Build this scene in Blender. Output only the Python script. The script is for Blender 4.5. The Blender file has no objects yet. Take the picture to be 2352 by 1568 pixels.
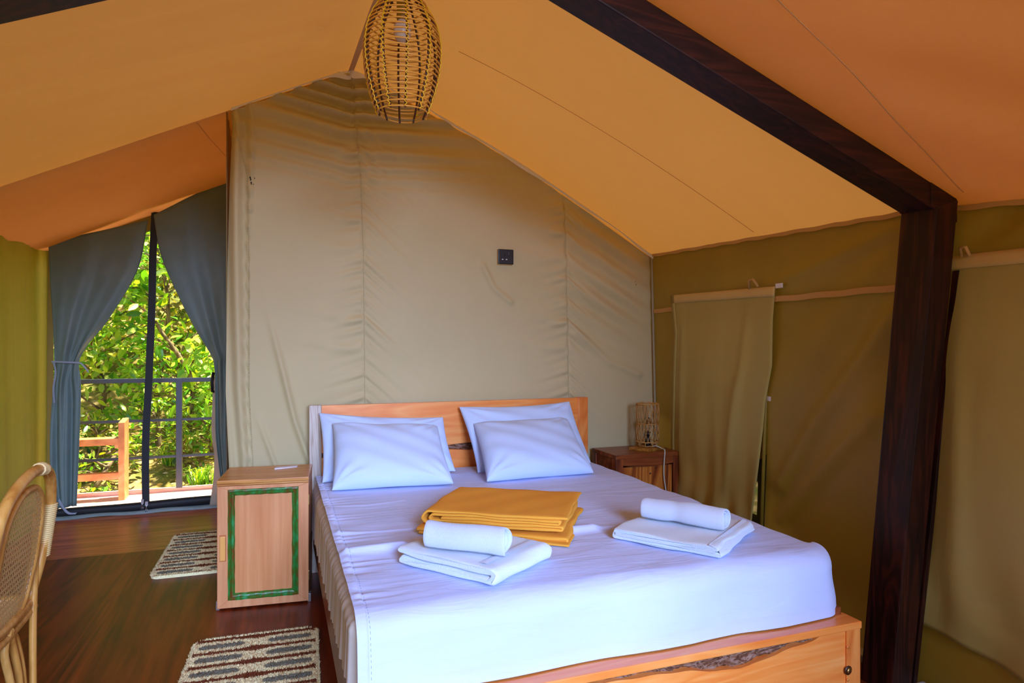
import bpy, bmesh, math, random
import numpy as np
from mathutils import Vector, Matrix

R = random.Random(11)
NR = np.random.RandomState(5)
S = bpy.context.scene
COL = S.collection
pi = math.pi

# ------------------------------------------------------------------ camera, sky, lights, exposure
cam_data = bpy.data.cameras.new('camera'); cam = bpy.data.objects.new('camera', cam_data); COL.objects.link(cam)
cam.location = (0, 0, 1.36); cam.rotation_euler = (pi/2, 0, -math.radians(20))
cam_data.sensor_width = 36; cam_data.lens = 1480/2352*36; cam_data.shift_y = 10/2352
cam_data.clip_start = 0.05
S.camera = cam

W = bpy.data.worlds.new('sky'); S.world = W; W.use_nodes = True
wn = W.node_tree
sky = wn.nodes.new('ShaderNodeTexSky'); sky.sky_type = 'NISHITA'; sky.sun_disc = False
sky.sun_elevation = math.radians(58); sky.sun_rotation = math.radians(120)
wn.links.new(sky.outputs[0], wn.nodes['Background'].inputs[0]); wn.nodes['Background'].inputs[1].default_value = 0.20

sun_d = bpy.data.lights.new('sun', 'SUN'); sun = bpy.data.objects.new('sun', sun_d); COL.objects.link(sun)
sun_d.energy = 19.0; sun_d.angle = math.radians(1.5); sun_d.color = (1.0, .93, .80)
sun.rotation_euler = Vector((.25, .02, .97)).to_track_quat('Z', 'Y').to_euler()

def area(name, loc, aim, sx, sy, power, color):
    d = bpy.data.lights.new(name, 'AREA'); d.shape = 'RECTANGLE'; d.size = sx; d.size_y = sy
    d.energy = power; d.color = color
    o = bpy.data.objects.new(name, d); COL.objects.link(o); o.location = loc
    o.rotation_euler = (Vector(loc)-Vector(aim)).to_track_quat('Z', 'Y').to_euler(); return o
# daylight through the open tent front behind the camera
fd = area('front_opening_daylight', (.8, -7.5, 3.7), (.9, 3.0, .6), 3.4, 3.4, 820, (.43, .59, 1.0))
fd.data.spread = math.radians(110)
S.view_settings.view_transform = 'Standard'; S.view_settings.look = 'None'
S.view_settings.gamma = 1; S.view_settings.use_curve_mapping = False
S.view_settings.exposure = 0.0

# ------------------------------------------------------------------ helpers
def lin(r, g, b):
    f = lambda v: (v/255/12.92) if v/255 <= .04045 else ((v/255+.055)/1.055)**2.4
    return (f(r), f(g), f(b), 1)

ROOT = {}
def tag(o, label=None, cat=None, group=None, kind=None):
    if label: o['label'] = label
    if cat: o['category'] = cat
    if group: o['group'] = group
    if kind: o['kind'] = kind
    return o
def thing(name, loc, label=None, cat=None, rz=0, group=None, kind=None):
    o = bpy.data.objects.new(name, None); COL.objects.link(o); o.empty_display_size = .1
    o.location = loc; o.rotation_euler = (0, 0, rz)
    ROOT[o.name] = Matrix.Translation(loc) @ Matrix.Rotation(rz, 4, 'Z')
    return tag(o, label, cat, group, kind)

class MB:
    def __init__(s): s.v = []; s.f = []; s.c = None; s.sm = []
    def add(s, vs, fs, smooth=True):
        n = len(s.v); s.v += [tuple(p) for p in vs]
        s.f += [tuple(i+n for i in f) for f in fs]; s.sm += [smooth]*len(fs); return s
    def box(s, lo, hi, M=None):
        x0, y0, z0 = lo; x1, y1, z1 = hi
        vs = [Vector(p) for p in ((x0,y0,z0),(x1,y0,z0),(x1,y1,z0),(x0,y1,z0),(x0,y0,z1),(x1,y0,z1),(x1,y1,z1),(x0,y1,z1))]
        if M is not None: vs = [M @ p for p in vs]
        return s.add(vs, [(0,3,2,1),(4,5,6,7),(0,1,5,4),(1,2,6,5),(2,3,7,6),(3,0,4,7)], False)
    def hexa(s, b, t):
        return s.add(list(b)+list(t), [(0,3,2,1),(4,5,6,7),(0,1,5,4),(1,2,6,5),(2,3,7,6),(3,0,4,7)], False)
    def grid(s, P, closed_u=False, closed_v=False, mask=None):
        nu, nv = P.shape[0], P.shape[1]; fs = []
        for i in range(nu if closed_u else nu-1):
            for j in range(nv if closed_v else nv-1):
                if mask is not None and not mask[i, j]: continue
                i2, j2 = (i+1) % nu, (j+1) % nv
                fs.append((i*nv+j, i2*nv+j, i2*nv+j2, i*nv+j2))
        return s.add(P.reshape(-1, 3).tolist(), fs)
    def tube(s, pts, r, n=8, closed=False, cap=True):
        P = [Vector(p) for p in pts]; m = len(P)
        rr = r if hasattr(r, '__len__') else [r]*m
        T = []
        for i in range(m):
            a = P[(i-1) % m] if (closed or i > 0) else P[0]; b = P[(i+1) % m] if (closed or i < m-1) else P[-1]
            T.append((b-a).normalized())
        up = Vector((0, 0, 1)) if abs(T[0].z) < .9 else Vector((1, 0, 0))
        nrm = (up - T[0]*up.dot(T[0])).normalized(); vs = []
        for i in range(m):
            nrm = (nrm - T[i]*nrm.dot(T[i])).normalized(); bn = T[i].cross(nrm)
            for k in range(n):
                a = 2*pi*k/n; vs.append(P[i] + (nrm*math.cos(a)+bn*math.sin(a))*rr[i])
        fs = []
        for i in range(m if closed else m-1):
            j = (i+1) % m
            for k in range(n):
                fs.append((i*n+k, i*n+(k+1) % n, j*n+(k+1) % n, j*n+k))
        if cap and not closed: fs += [tuple(reversed(range(n))), tuple((m-1)*n+k for k in range(n))]
        return s.add(vs, fs)
    def lathe(s, prof, c, n=24, cap=True):
        vs = [(c[0]+r*math.cos(2*pi*k/n), c[1]+r*math.sin(2*pi*k/n), c[2]+z) for r, z in prof for k in range(n)]
        m = len(prof)
        fs = [(i*n+k, i*n+(k+1) % n, (i+1)*n+(k+1) % n, (i+1)*n+k) for i in range(m-1) for k in range(n)]
        if cap: fs += [tuple(reversed(range(n))), tuple((m-1)*n+k for k in range(n))]
        return s.add(vs, fs)
    def build(s, name, mat, parent=None, local=False, bevel=0, solid=0, seg=2, kind=None, label=None, colors=None, subsurf=0):
        me = bpy.data.meshes.new(name); o = bpy.data.objects.new(name, me); COL.objects.link(o)
        V = s.v
        if parent is not None:
            o.parent = parent
            key = parent.name
            M = ROOT.get(key); ROOT[o.name] = M
            if M is not None and not local:
                Mi = M.inverted(); V = [tuple(Mi @ Vector(p)) for p in V]
        else:
            A = np.array(V); c = Vector(((A[:,0].min()+A[:,0].max())/2, (A[:,1].min()+A[:,1].max())/2, A[:,2].min()))
            o.location = c; V = (A-np.array(c)).tolist(); ROOT[o.name] = Matrix.Translation(c)
        me.from_pydata(V, [], s.f); me.update()
        me.polygons.foreach_set('use_smooth', s.sm)
        if colors is not None:
            a = me.color_attributes.new('tint', 'FLOAT_COLOR', 'POINT'); a.data.foreach_set('color', np.asarray(colors, dtype=np.float32).ravel())
        me.materials.append(mat)
        bm = bmesh.new(); bm.from_mesh(me); bmesh.ops.recalc_face_normals(bm, faces=bm.faces)
        if bevel:
            es = [e for e in bm.edges if len(e.link_faces) == 2 and e.calc_face_angle(0) > .6]
            bmesh.ops.bevel(bm, geom=es, offset=bevel, segments=seg, profile=.6, affect='EDGES', clamp_overlap=True)
        bm.to_mesh(me); bm.free()
        if solid:
            m = o.modifiers.new('thick', 'SOLIDIFY'); m.thickness = solid; m.offset = 0
        if subsurf:
            m = o.modifiers.new('sub', 'SUBSURF'); m.levels = subsurf; m.render_levels = subsurf
        if kind: o['kind'] = kind
        if label: o['label'] = label
        return o

def spline(pts, n):
    """Catmull-Rom through points"""
    P = np.array(pts, float); P = np.vstack([2*P[0]-P[1], P, 2*P[-1]-P[-2]]); m = len(P)-3
    out = []
    for t in np.linspace(0, m-1e-6, n):
        i = int(t); f = t-i; a, b, c, d = P[i:i+4]
        out.append(.5*((2*b)+(-a+c)*f+(2*a-5*b+4*c-d)*f*f+(-a+3*b-3*c+d)*f**3))
    return np.array(out)

def waves(a, b, seed, n=9, k=(8, 40), ang=0., spread=.5):
    """irregular ridged field, directions about ang (ridges run along ang)"""
    r = np.random.RandomState(seed); z = np.zeros_like(a, dtype=float)
    for i in range(n):
        kk = k[0]*(k[1]/k[0])**r.rand(); th = ang+pi/2+r.randn()*spread; ph = r.rand()*6.28
        warp = .6*np.sin(a*kk*.23+r.rand()*6+b*kk*.11)
        z += np.sin((a*math.cos(th)+b*math.sin(th))*kk+ph+warp)*(k[0]/kk)**.8
    g = np.sin(a*k[0]*.31+seed)*np.sin(b*k[0]*.27+seed*1.7)
    return z/n**.5*(.6+.5*g)
def dist_poly(X, Y, pts):
    D = np.full(X.shape, 1e9)
    for (x0, y0), (x1, y1) in zip(pts[:-1], pts[1:]):
        dx, dy = x1-x0, y1-y0; t = np.clip(((X-x0)*dx+(Y-y0)*dy)/(dx*dx+dy*dy), 0, 1)
        D = np.minimum(D, np.hypot(X-x0-t*dx, Y-y0-t*dy))
    return D

# ------------------------------------------------------------------ materials
def newmat(name):
    m = bpy.data.materials.new(name); m.use_nodes = True; nt = m.node_tree
    return m, nt, nt.nodes['Principled BSDF'], nt.nodes['Material Output']
def N(nt, t, **kw):
    n = nt.nodes.new(t)
    for k, v in kw.items():
        if k.startswith('i_'):
            key = k[2:].replace('_', ' '); n.inputs[key].default_value = v
        else: setattr(n, k, v)
    return n
def ramp(nt, stops, src):
    r = nt.nodes.new('ShaderNodeValToRGB'); e = r.color_ramp.elements
    while len(e) < len(stops): e.new(.5)
    for i, (p, c) in enumerate(stops): e[i].position = p; e[i].color = c
    nt.links.new(src, r.inputs[0]); return r
def coords(nt, scale=(1, 1, 1), out='Object', rot=(0, 0, 0)):
    tc = nt.nodes.new('ShaderNodeTexCoord'); mp = nt.nodes.new('ShaderNodeMapping')
    mp.inputs['Scale'].default_value = scale; mp.inputs['Rotation'].default_value = rot
    nt.links.new(tc.outputs[out], mp.inputs[0]); return mp.outputs[0]
def plain(name, col, rough=.5, metal=0, coat=0, spec=.5):
    m, nt, p, _ = newmat(name)
    p.inputs['Base Color'].default_value = col; p.inputs['Roughness'].default_value = rough
    p.inputs['Metallic'].default_value = metal; p.inputs['Coat Weight'].default_value = coat
    p.inputs['Specular IOR Level'].default_value = spec
    n = N(nt, 'ShaderNodeTexNoise', i_Scale=60.); nt.links.new(coords(nt), n.inputs['Vector'])
    b = N(nt, 'ShaderNodeBump', i_Strength=.04, i_Distance=.002); nt.links.new(n.outputs[0], b.inputs['Height'])
    nt.links.new(b.outputs[0], p.inputs['Normal']); return m
def fabric(name, c1, c2, rough=.75, trans=0., tcol=None, weave=900, bump=.15, nscale=3, sheen=.0, wr=None, wrs=.3, fuzz=None, spec=.3, spots=False):
    m, nt, p, out = newmat(name); L = nt.links.new
    v = coords(nt)
    n = N(nt, 'ShaderNodeTexNoise', i_Scale=nscale, i_Detail=5., i_Roughness=.6); L(v, n.inputs['Vector'])
    r = ramp(nt, [(.30, c1), (.70, c2)], n.outputs[0]); colr = r.outputs[0]
    if spots:
        sp = N(nt, 'ShaderNodeTexVoronoi', i_Scale=9.); L(v, sp.inputs['Vector'])
        rs = ramp(nt, [(0, (.25, .2, .15, 1)), (.022, (1, 1, 1, 1))], sp.outputs['Distance'])
        mx = N(nt, 'ShaderNodeMix', data_type='RGBA', blend_type='MULTIPLY'); mx.inputs[0].default_value = .35
        L(colr, mx.inputs[6]); L(rs.outputs[0], mx.inputs[7]); colr = mx.outputs[2]
    L(colr, p.inputs['Base Color']); p.inputs['Roughness'].default_value = rough
    p.inputs['Specular IOR Level'].default_value = spec; p.inputs['Sheen Weight'].default_value = sheen
    w = N(nt, 'ShaderNodeTexNoise', i_Scale=weave, i_Detail=1.); L(v, w.inputs['Vector'])
    b = N(nt, 'ShaderNodeBump', i_Strength=bump, i_Distance=.001); L(w.outputs[0], b.inputs['Height']); nrm = b.outputs[0]
    if wr:
        v2 = coords(nt, wr[0], rot=wr[2] if len(wr) > 2 else (0, 0, 0)); w2 = N(nt, 'ShaderNodeTexNoise', i_Scale=wr[1], i_Detail=3., i_Distortion=.6); L(v2, w2.inputs['Vector'])
        b2 = N(nt, 'ShaderNodeBump', i_Strength=wrs, i_Distance=.03); L(w2.outputs[0], b2.inputs['Height']); L(nrm, b2.inputs['Normal']); nrm = b2.outputs[0]
    if fuzz:
        w3 = N(nt, 'ShaderNodeTexNoise', i_Scale=fuzz, i_Detail=4., i_Roughness=.75); L(v, w3.inputs['Vector'])
        b3 = N(nt, 'ShaderNodeBump', i_Strength=.7, i_Distance=.004); L(w3.outputs[0], b3.inputs['Height']); L(nrm, b3.inputs['Normal']); nrm = b3.outputs[0]
    L(nrm, p.inputs['Normal'])
    if trans:
        t = nt.nodes.new('ShaderNodeBsdfTranslucent'); t.inputs[0].default_value = tcol or c1; L(nrm, t.inputs['Normal'])
        mx = nt.nodes.new('ShaderNodeMixShader'); mx.inputs[0].default_value = trans
        L(p.outputs[0], mx.inputs[1]); L(t.outputs[0], mx.inputs[2]); L(mx.outputs[0], out.inputs[0])
    return m
def wood(name, dark, mid, light, grain=(1, 18, 18), rough=.4, coat=.0, scale=3., knots=0, spec=.5, rings=.35):
    """grain: mapping scale, small along the grain"""
    m, nt, p, out = newmat(name); L = nt.links.new
    v = coords(nt, grain)
    n = N(nt, 'ShaderNodeTexNoise', i_Scale=scale, i_Detail=6., i_Roughness=.62, i_Distortion=.5); L(v, n.inputs['Vector'])
    v2 = coords(nt, tuple(g*.35 for g in grain)); w = N(nt, 'ShaderNodeTexNoise', i_Scale=scale*.55, i_Detail=2., i_Distortion=2.2); L(v2, w.inputs['Vector'])
    mt = N(nt, 'ShaderNodeMath', operation='MULTIPLY'); L(w.outputs[0], mt.inputs[0]); mt.inputs[1].default_value = 9.
    fr = N(nt, 'ShaderNodeMath', operation='PINGPONG'); L(mt.outputs[0], fr.inputs[0]); fr.inputs[1].default_value = 1.
    mx = N(nt, 'ShaderNodeMix', data_type='FLOAT'); mx.inputs[0].default_value = rings; L(n.outputs[0], mx.inputs[2]); L(fr.outputs[0], mx.inputs[3])
    r = ramp(nt, [(.25, dark), (.5, mid), (.75, light)], mx.outputs[0]); L(r.outputs[0], p.inputs['Base Color'])
    p.inputs['Roughness'].default_value = rough; p.inputs['Coat Weight'].default_value = coat; p.inputs['Coat Roughness'].default_value = .25
    p.inputs['Specular IOR Level'].default_value = spec
    b = N(nt, 'ShaderNodeBump', i_Strength=.12, i_Distance=.003); L(n.outputs[0], b.inputs['Height']); L(b.outputs[0], p.inputs['Normal'])
    return m

M = {}
M['roof'] = fabric('tan_roof_canvas', lin(198,150,100), lin(208,160,108), .8, .064, lin(226,154,62), wr=((1,1,1),2.2), wrs=.18, nscale=1.2, spots=True)
M['seam'] = fabric('roof_seam', lin(214,166,112), lin(222,174,120), .8, .1, lin(226,156,68))
M['back'] = fabric('beige_partition_cloth', lin(190,174,130), lin(198,182,138), .62, .0, wr=((1,1,1),1.5), wrs=.05, nscale=1.0, spots=True)
M['olive'] = fabric('olive_wall_cloth', lin(134,110,30), lin(148,122,36), .5, .06, lin(150,120,50), wr=((1,.6,.6),2.5), wrs=.2, nscale=2., spots=True, spec=.45)
M['wall_left'] = fabric('olive_left_wall_cloth', lin(140,136,44), lin(152,148,52), .55, .18, lin(180,176,50), wr=((1,8,.5),1.2), wrs=.25, nscale=2., spec=.4)
M['flap'] = fabric('khaki_window_flap_cloth', lin(198,186,108), lin(208,196,118), .45, .4, lin(226,190,100), wr=((1,2.5,.5),2.), wrs=.25, nscale=2., spec=.45, spots=True)
M['band'] = fabric('pink_beige_band', lin(186,144,84), lin(196,152,92), .7)
M['header'] = fabric('flap_header_cloth', lin(196,166,102), lin(206,176,112), .6)
M['white_tape'] = fabric('white_tape', lin(215,212,220), lin(225,222,230), .7)
M['slate'] = fabric('slate_nylon', lin(108,128,124), lin(120,140,136), .48, .08, lin(120,140,120), bump=.05, wr=((1,1,1),5.), wrs=.2, spec=.35)
M['liner'] = fabric('pale_liner', lin(190,180,160), lin(205,196,178), .6, .3, lin(230,200,150))
M['black'] = plain('black_zip_tape', lin(12,11,14), .6)
M['grey_hem'] = fabric('grey_hem_cloth', lin(112,128,124), lin(140,152,150), .7)
M['ribbon'] = fabric('lilac_ribbon', lin(150,160,180), lin(164,172,192), .5, .2)
M['floor'] = wood('red_brown_floor', lin(60,18,4), lin(108,38,10), lin(134,56,16), (7, .45, 1), .38, .0, 3.2, spec=.3, rings=.25)
M['floor_x'] = wood('red_brown_door_glare', lin(130,56,28), lin(172,84,48), lin(194,108,66), (.5, 9, 1), .33, .0, 3.)  # paler copy of the floor wood, door reflection put into its colour
M['dark'] = wood('dark_stained_wood', lin(24,9,5), lin(44,17,9), lin(66,26,13), (1.2, 14, 14), .5, 0, 3., spec=.3)
M['darkz'] = wood('dark_stained_wood_upright', lin(22,8,5), lin(42,15,8), lin(70,26,12), (14, 14, .9), .45, 0, 3., spec=.35)
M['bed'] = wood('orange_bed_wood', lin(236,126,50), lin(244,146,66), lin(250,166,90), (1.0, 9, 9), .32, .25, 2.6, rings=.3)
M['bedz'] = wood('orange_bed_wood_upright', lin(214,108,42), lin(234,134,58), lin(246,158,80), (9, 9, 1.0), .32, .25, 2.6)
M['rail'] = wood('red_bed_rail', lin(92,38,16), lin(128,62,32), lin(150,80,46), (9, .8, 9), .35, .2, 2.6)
M['bark'] = wood('rough_bark', lin(60,30,18), lin(120,78,54), lin(160,128,112), (4, 12, 12), .85, 0, 8., spec=.2)
M['cab'] = wood('light_cabinet_wood', lin(196,122,74), lin(210,142,92), lin(220,156,106), (12, 12, .9), .4, .1, 2.6, rings=.2)
M['cabp'] = wood('cabinet_panel_wood', lin(194,118,64), lin(208,136,82), lin(220,152,98), (13, 13, .5), .4, .1, 2.6, rings=.1)
M['cabtop'] = wood('cabinet_top_wood', lin(168,96,32), lin(198,130,56), lin(210,146,72), (1, 12, 12), .35, .15, 2.6)
M['handle'] = plain('orange_handle_wood', lin(226,160,80), .4)
M['ns'] = wood('mahogany_side_wood', lin(84,34,12), lin(124,56,20), lin(150,76,30), (1, 10, 10), .38, .15, 2.6)
M['nsz'] = wood('mahogany_upright', lin(84,34,12), lin(124,56,20), lin(150,76,30), (10, 10, 1), .38, .15, 2.6)
M['nsd'] = wood('mahogany_door', lin(110,46,12), lin(166,86,26), lin(200,124,46), (7, 7, .8), .38, .15, 3.2, rings=.5)
M['sheet'] = fabric('white_cotton_sheet', (.55,.62,.94,1), (.58,.65,.96,1), .7, .0, bump=.08, wr=((1.2,5,5),3.,(0,0,.15)), wrs=.22, nscale=1.5, sheen=.1)
M['pillow'] = fabric('white_pillow_cotton', (.56,.69,.96,1), (.59,.72,.98,1), .7, bump=.08, wr=((1,1,1),5.), wrs=.12, sheen=.1)
M['matt'] = fabric('cream_mattress_cover', lin(208,198,186), lin(218,208,198), .75, bump=.1)
M['terry'] = fabric('white_terry', (.68,.78,.90,1), (.74,.83,.94,1), .9, bump=.3, weave=300, fuzz=230, sheen=.3)
M['terry_s'] = fabric('white_smooth_terry', (.66,.75,.94,1), (.70,.79,.96,1), .9, bump=.5, weave=260, fuzz=330, sheen=.3)
M['must'] = fabric('mustard_fleece', lin(230,158,56), lin(238,168,64), .9, bump=.35, weave=420, spec=.1)
M['cane'] = plain('cane_weave', lin(236,208,146), .5)
M['rattan'] = wood('honey_rattan', lin(176,112,44), lin(208,150,72), lin(226,176,100), (6, 6, 1.2), .3, .4, 4., rings=.2)
M['wick'] = plain('rattan_ring', lin(226,156,54), .4, coat=.2)
M['wick2'] = plain('dark_rattan_rib', lin(70,34,12), .5)
M['bind'] = plain('yellow_binding', lin(240,186,30), .45)
M['lampw'] = plain('lamp_rattan', lin(190,140,72), .45)
M['glass_bulb'] = plain('frosted_bulb', lin(215,196,180), .25)
M['sock_y'] = plain('olive_socket', lin(150,120,20), .5)
M['bk_plastic'] = plain('black_plastic', lin(24,27,30), .35)
M['steel'] = plain('dark_steel', lin(66,72,82), .38, .4)
M['chrome'] = plain('chrome', (.6, .6, .62, 1), .25, 1)
M['brass'] = plain('brass', (.55, .40, .15, 1), .3, 1)
M['cord'] = plain('pale_cord', lin(190,196,180), .5)
M['paper'] = plain('white_paper', lin(225,225,235), .6)
M['pad'] = plain('clear_grey_pad', lin(120,105,100), .2)
M['deckw'] = wood('pink_deck_board', lin(216,160,132), lin(232,182,154), lin(242,200,176), (.8, 10, 10), .6, 0, 3.)
M['bench'] = wood('orange_bench_wood', lin(186,110,54), lin(216,144,84), lin(232,170,112), (2, 10, 2), .5, 0, 3.)
M['mesh'] = plain('black_mosquito_mesh', lin(14,13,12), .8)
# green flaking paint over wood
m, nt, p, _ = newmat('flaking_green_paint'); L = nt.links.new
n = N(nt, 'ShaderNodeTexNoise', i_Scale=30., i_Detail=6., i_Roughness=.7); L(coords(nt, (1, 1, .35)), n.inputs['Vector'])
r = ramp(nt, [(.38, lin(112,66,26)), (.46, lin(66,96,24)), (.56, lin(44,124,52)), (.74, lin(70,160,104))], n.outputs[0]); L(r.outputs[0], p.inputs['Base Color'])
p.inputs['Roughness'].default_value = .35; b = N(nt, 'ShaderNodeBump', i_Strength=.5, i_Distance=.002); L(n.outputs[0], b.inputs['Height']); L(b.outputs[0], p.inputs['Normal'])
M['green'] = m
# clear glass
m, nt, p, _ = newmat('clear_glass'); p.inputs['Transmission Weight'].default_value = 1; p.inputs['Roughness'].default_value = .02; p.inputs['Base Color'].default_value = (.95, .97, 1, 1)
p.inputs['IOR'].default_value = 1.3; M['glass'] = m
# tinted by attribute (rug yarn)
m, nt, p, _ = newmat('rug_yarn'); a = N(nt, 'ShaderNodeAttribute', attribute_name='tint'); nt.links.new(a.outputs[0], p.inputs['Base Color'])
p.inputs['Roughness'].default_value = .95; p.inputs['Specular IOR Level'].default_value = .1; M['rug'] = m
# leaves
def leafmat(name, cols, tr):
    m, nt, p, out = newmat(name); L = nt.links.new
    g = nt.nodes.new('ShaderNodeNewGeometry'); oi = nt.nodes.new('ShaderNodeObjectInfo')
    ad = N(nt, 'ShaderNodeMath', operation='ADD'); L(g.outputs['Random Per Island'], ad.inputs[0]); L(oi.outputs['Random'], ad.inputs[1])
    fr = N(nt, 'ShaderNodeMath', operation='FRACT'); L(ad.outputs[0], fr.inputs[0])
    r = ramp(nt, [(i/(len(cols)-1), c) for i, c in enumerate(cols)], fr.outputs[0]); L(r.outputs[0], p.inputs['Base Color'])
    p.inputs['Roughness'].default_value = .32; p.inputs['Specular IOR Level'].default_value = .6
    t = nt.nodes.new('ShaderNodeBsdfTranslucent'); hs = N(nt, 'ShaderNodeMix', data_type='RGBA', blend_type='MULTIPLY'); hs.inputs[0].default_value = 1
    L(r.outputs[0], hs.inputs[6]); hs.inputs[7].default_value = (1.5, 1.3, .35, 1); L(hs.outputs[2], t.inputs[0])
    mx = nt.nodes.new('ShaderNodeMixShader'); mx.inputs[0].default_value = tr; L(p.outputs[0], mx.inputs[1]); L(t.outputs[0], mx.inputs[2]); L(mx.outputs[0], out.inputs[0])
    return m
M['leaf'] = leafmat('green_leaf', [lin(66,126,24), lin(104,166,38), lin(144,190,48), lin(184,206,64), lin(118,172,84)], .38)
M['leaf2'] = leafmat('deep_green_leaf', [lin(38,80,18), lin(84,126,30), lin(140,160,44), lin(186,176,60), lin(70,110,40)], .3)
M['twig'] = wood('grey_brown_twig', lin(60,46,26), lin(110,90,54), lin(150,130,92), (6, 6, 1), .8, 0, 5.)
m, nt, p, _ = newmat('leaf_litter_earth'); L = nt.links.new
v = N(nt, 'ShaderNodeTexVoronoi', i_Scale=9.); L(coords(nt), v.inputs['Vector']); n = N(nt, 'ShaderNodeTexNoise', i_Scale=1.6, i_Detail=6.); L(coords(nt), n.inputs['Vector'])
mx = N(nt, 'ShaderNodeMix', data_type='RGBA'); r1 = ramp(nt, [(0, lin(120,92,30)), (.5, lin(170,140,64)), (1, lin(206,178,120))], v.outputs['Color']); r2 = ramp(nt, [(.3, lin(96,112,24)), (.7, lin(120,92,36))], n.outputs[0])
r3 = ramp(nt, [(.42, (0, 0, 0, 1)), (.6, (1, 1, 1, 1))], n.outputs[0]); L(r3.outputs[0], mx.inputs[0]); L(r2.outputs[0], mx.inputs[6]); L(r1.outputs[0], mx.inputs[7]); L(mx.outputs[2], p.inputs['Base Color']); p.inputs['Roughness'].default_value = .9
b = N(nt, 'ShaderNodeBump', i_Strength=.8, i_Distance=.05); L(v.outputs['Distance'], b.inputs['Height']); L(b.outputs[0], p.inputs['Normal']); M['earth'] = m

# ------------------------------------------------------------------ tent shell
RX = .43
def ridge(y): return np.interp(y, [-1.6, 0, 1.88, 2.4, 3.1, 4.15, 6.2], [2.85, 2.85, 2.735, 2.86, 2.985, 3.095, 3.07])
def eaveR(y): return np.interp(y, [-1.6, 1.6, 2.1, 4.15, 6.2], [1.90, 1.905, 1.955, 2.035, 2.06])
def eaveL(y): return np.interp(y, [-1.6, 1.94, 4.15, 6.0], [1.80, 1.80, 2.04, 2.095])
def bay(y, a, b): 
    t = np.clip((y-a)/(b-a), 0, 1); return np.sin(pi*t)
def roof(x, y):
    x = np.asarray(x, float); y = np.asarray(y, float)
    a = np.abs(x-RX); e = np.where(x > RX, eaveR(y), eaveL(y)); rg = ridge(y)
    z = rg-(rg-e)*a/2.16
    k = np.clip(a/2.16, 0, 1)
    bR = .075*bay(y, 1.88, 5.2)*(y < 4.6)+.05*bay(y, -1.3, 1.86)
    bL = np.where(y < 4.15, .03*bay(y, 1.88, 4.15), .15*bay(y, 4.15, 6.05)**.8*.55)+.05*bay(y, -1.3, 1.86)
    z = z+np.where(x > RX, bR, bL)*np.sin(pi*k)
    z = z-.012*np.exp(-(a/.05)**2)
    return z
def roofn(x, y):
    z = roof(x, y)
    a = np.abs(x-RX)
    z = z+.006*waves(x, y, 3, 8, (2, 9), .2, .5)*np.clip(a/.3, 0, 1)
    # creases running from the beam foot into the near bay, and across the left slope
    z = z+.012*np.sin((y-1.9)*14+(x-2.5)*9)*np.exp(-((x-2.5)/.9)**2)*np.clip((1.75-y)/.3, 0, 1)
    z = z+.018*np.exp(-((y-3.15-.25*(x+1.2))/.05)**2)*(x < .2)-.016*np.exp(-((y-2.8-.3*(x+1.2))/.06)**2)*(x < .2)
    z = z+.014*np.exp(-((y-2.45-.2*(x+1.2))/.05)**2)*(x < .2)
    return z
xs = np.linspace(-2.0, 2.9, 124); ys = np.linspace(-1.45, 6.12, 200)
X, Y = np.meshgrid(xs, ys, indexing='ij')
o = MB().grid(np.stack([X, Y, roofn(X, Y)], -1)).build('ceiling', M['roof']); tag(o, kind='structure')
ceil = o
def roof_strip(pts, w, mat, name, parent, dz=.0015, n=60):
    P = spline(pts, n); mb = MB(); T = np.gradient(P, axis=0); T /= np.linalg.norm(T, axis=1)[:, None]
    Nn = np.stack([-T[:, 1], T[:, 0]], -1)
    G = np.zeros((n, 3, 3))
    for k, o_ in enumerate((-.5, 0, .5)):
        q = P+Nn*w*o_; G[:, k, :2] = q; G[:, k, 2] = roofn(q[:, 0], q[:, 1])-dz-.002*(k == 1)
    return mb.grid(G).build(name, mat, parent)
roof_strip([(.85, 3.12), (1.2, 3.08), (1.7, 3.04), (2.2, 3.0), (2.55, 2.98)], .005, M['seam'], 'seam', ceil)
roof_strip([(1.2, 1.5), (1.8, 1.6), (2.5, 1.75)], .005, M['seam'], 'seam', ceil)
roof_strip([(RX, 2.0), (RX, 3.0), (RX, 4.12)], .032, plain('ridge_tape_cloth', lin(216,170,120), .8), 'ridge_tape', ceil, .004)
roof_strip([(-.45, 4.2), (-.42, 4.8), (-.34, 5.5), (-.3, 5.95)], .005, M['seam'], 'seam', ceil)

def xw(y, z):
    b = np.interp(y, [-1.6, 2.0, 4.15], [2.42, 2.42, 2.66]); t = np.clip(z/eaveR(y), 0, 1.1)
    return b+(2.605-b)*t
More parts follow.
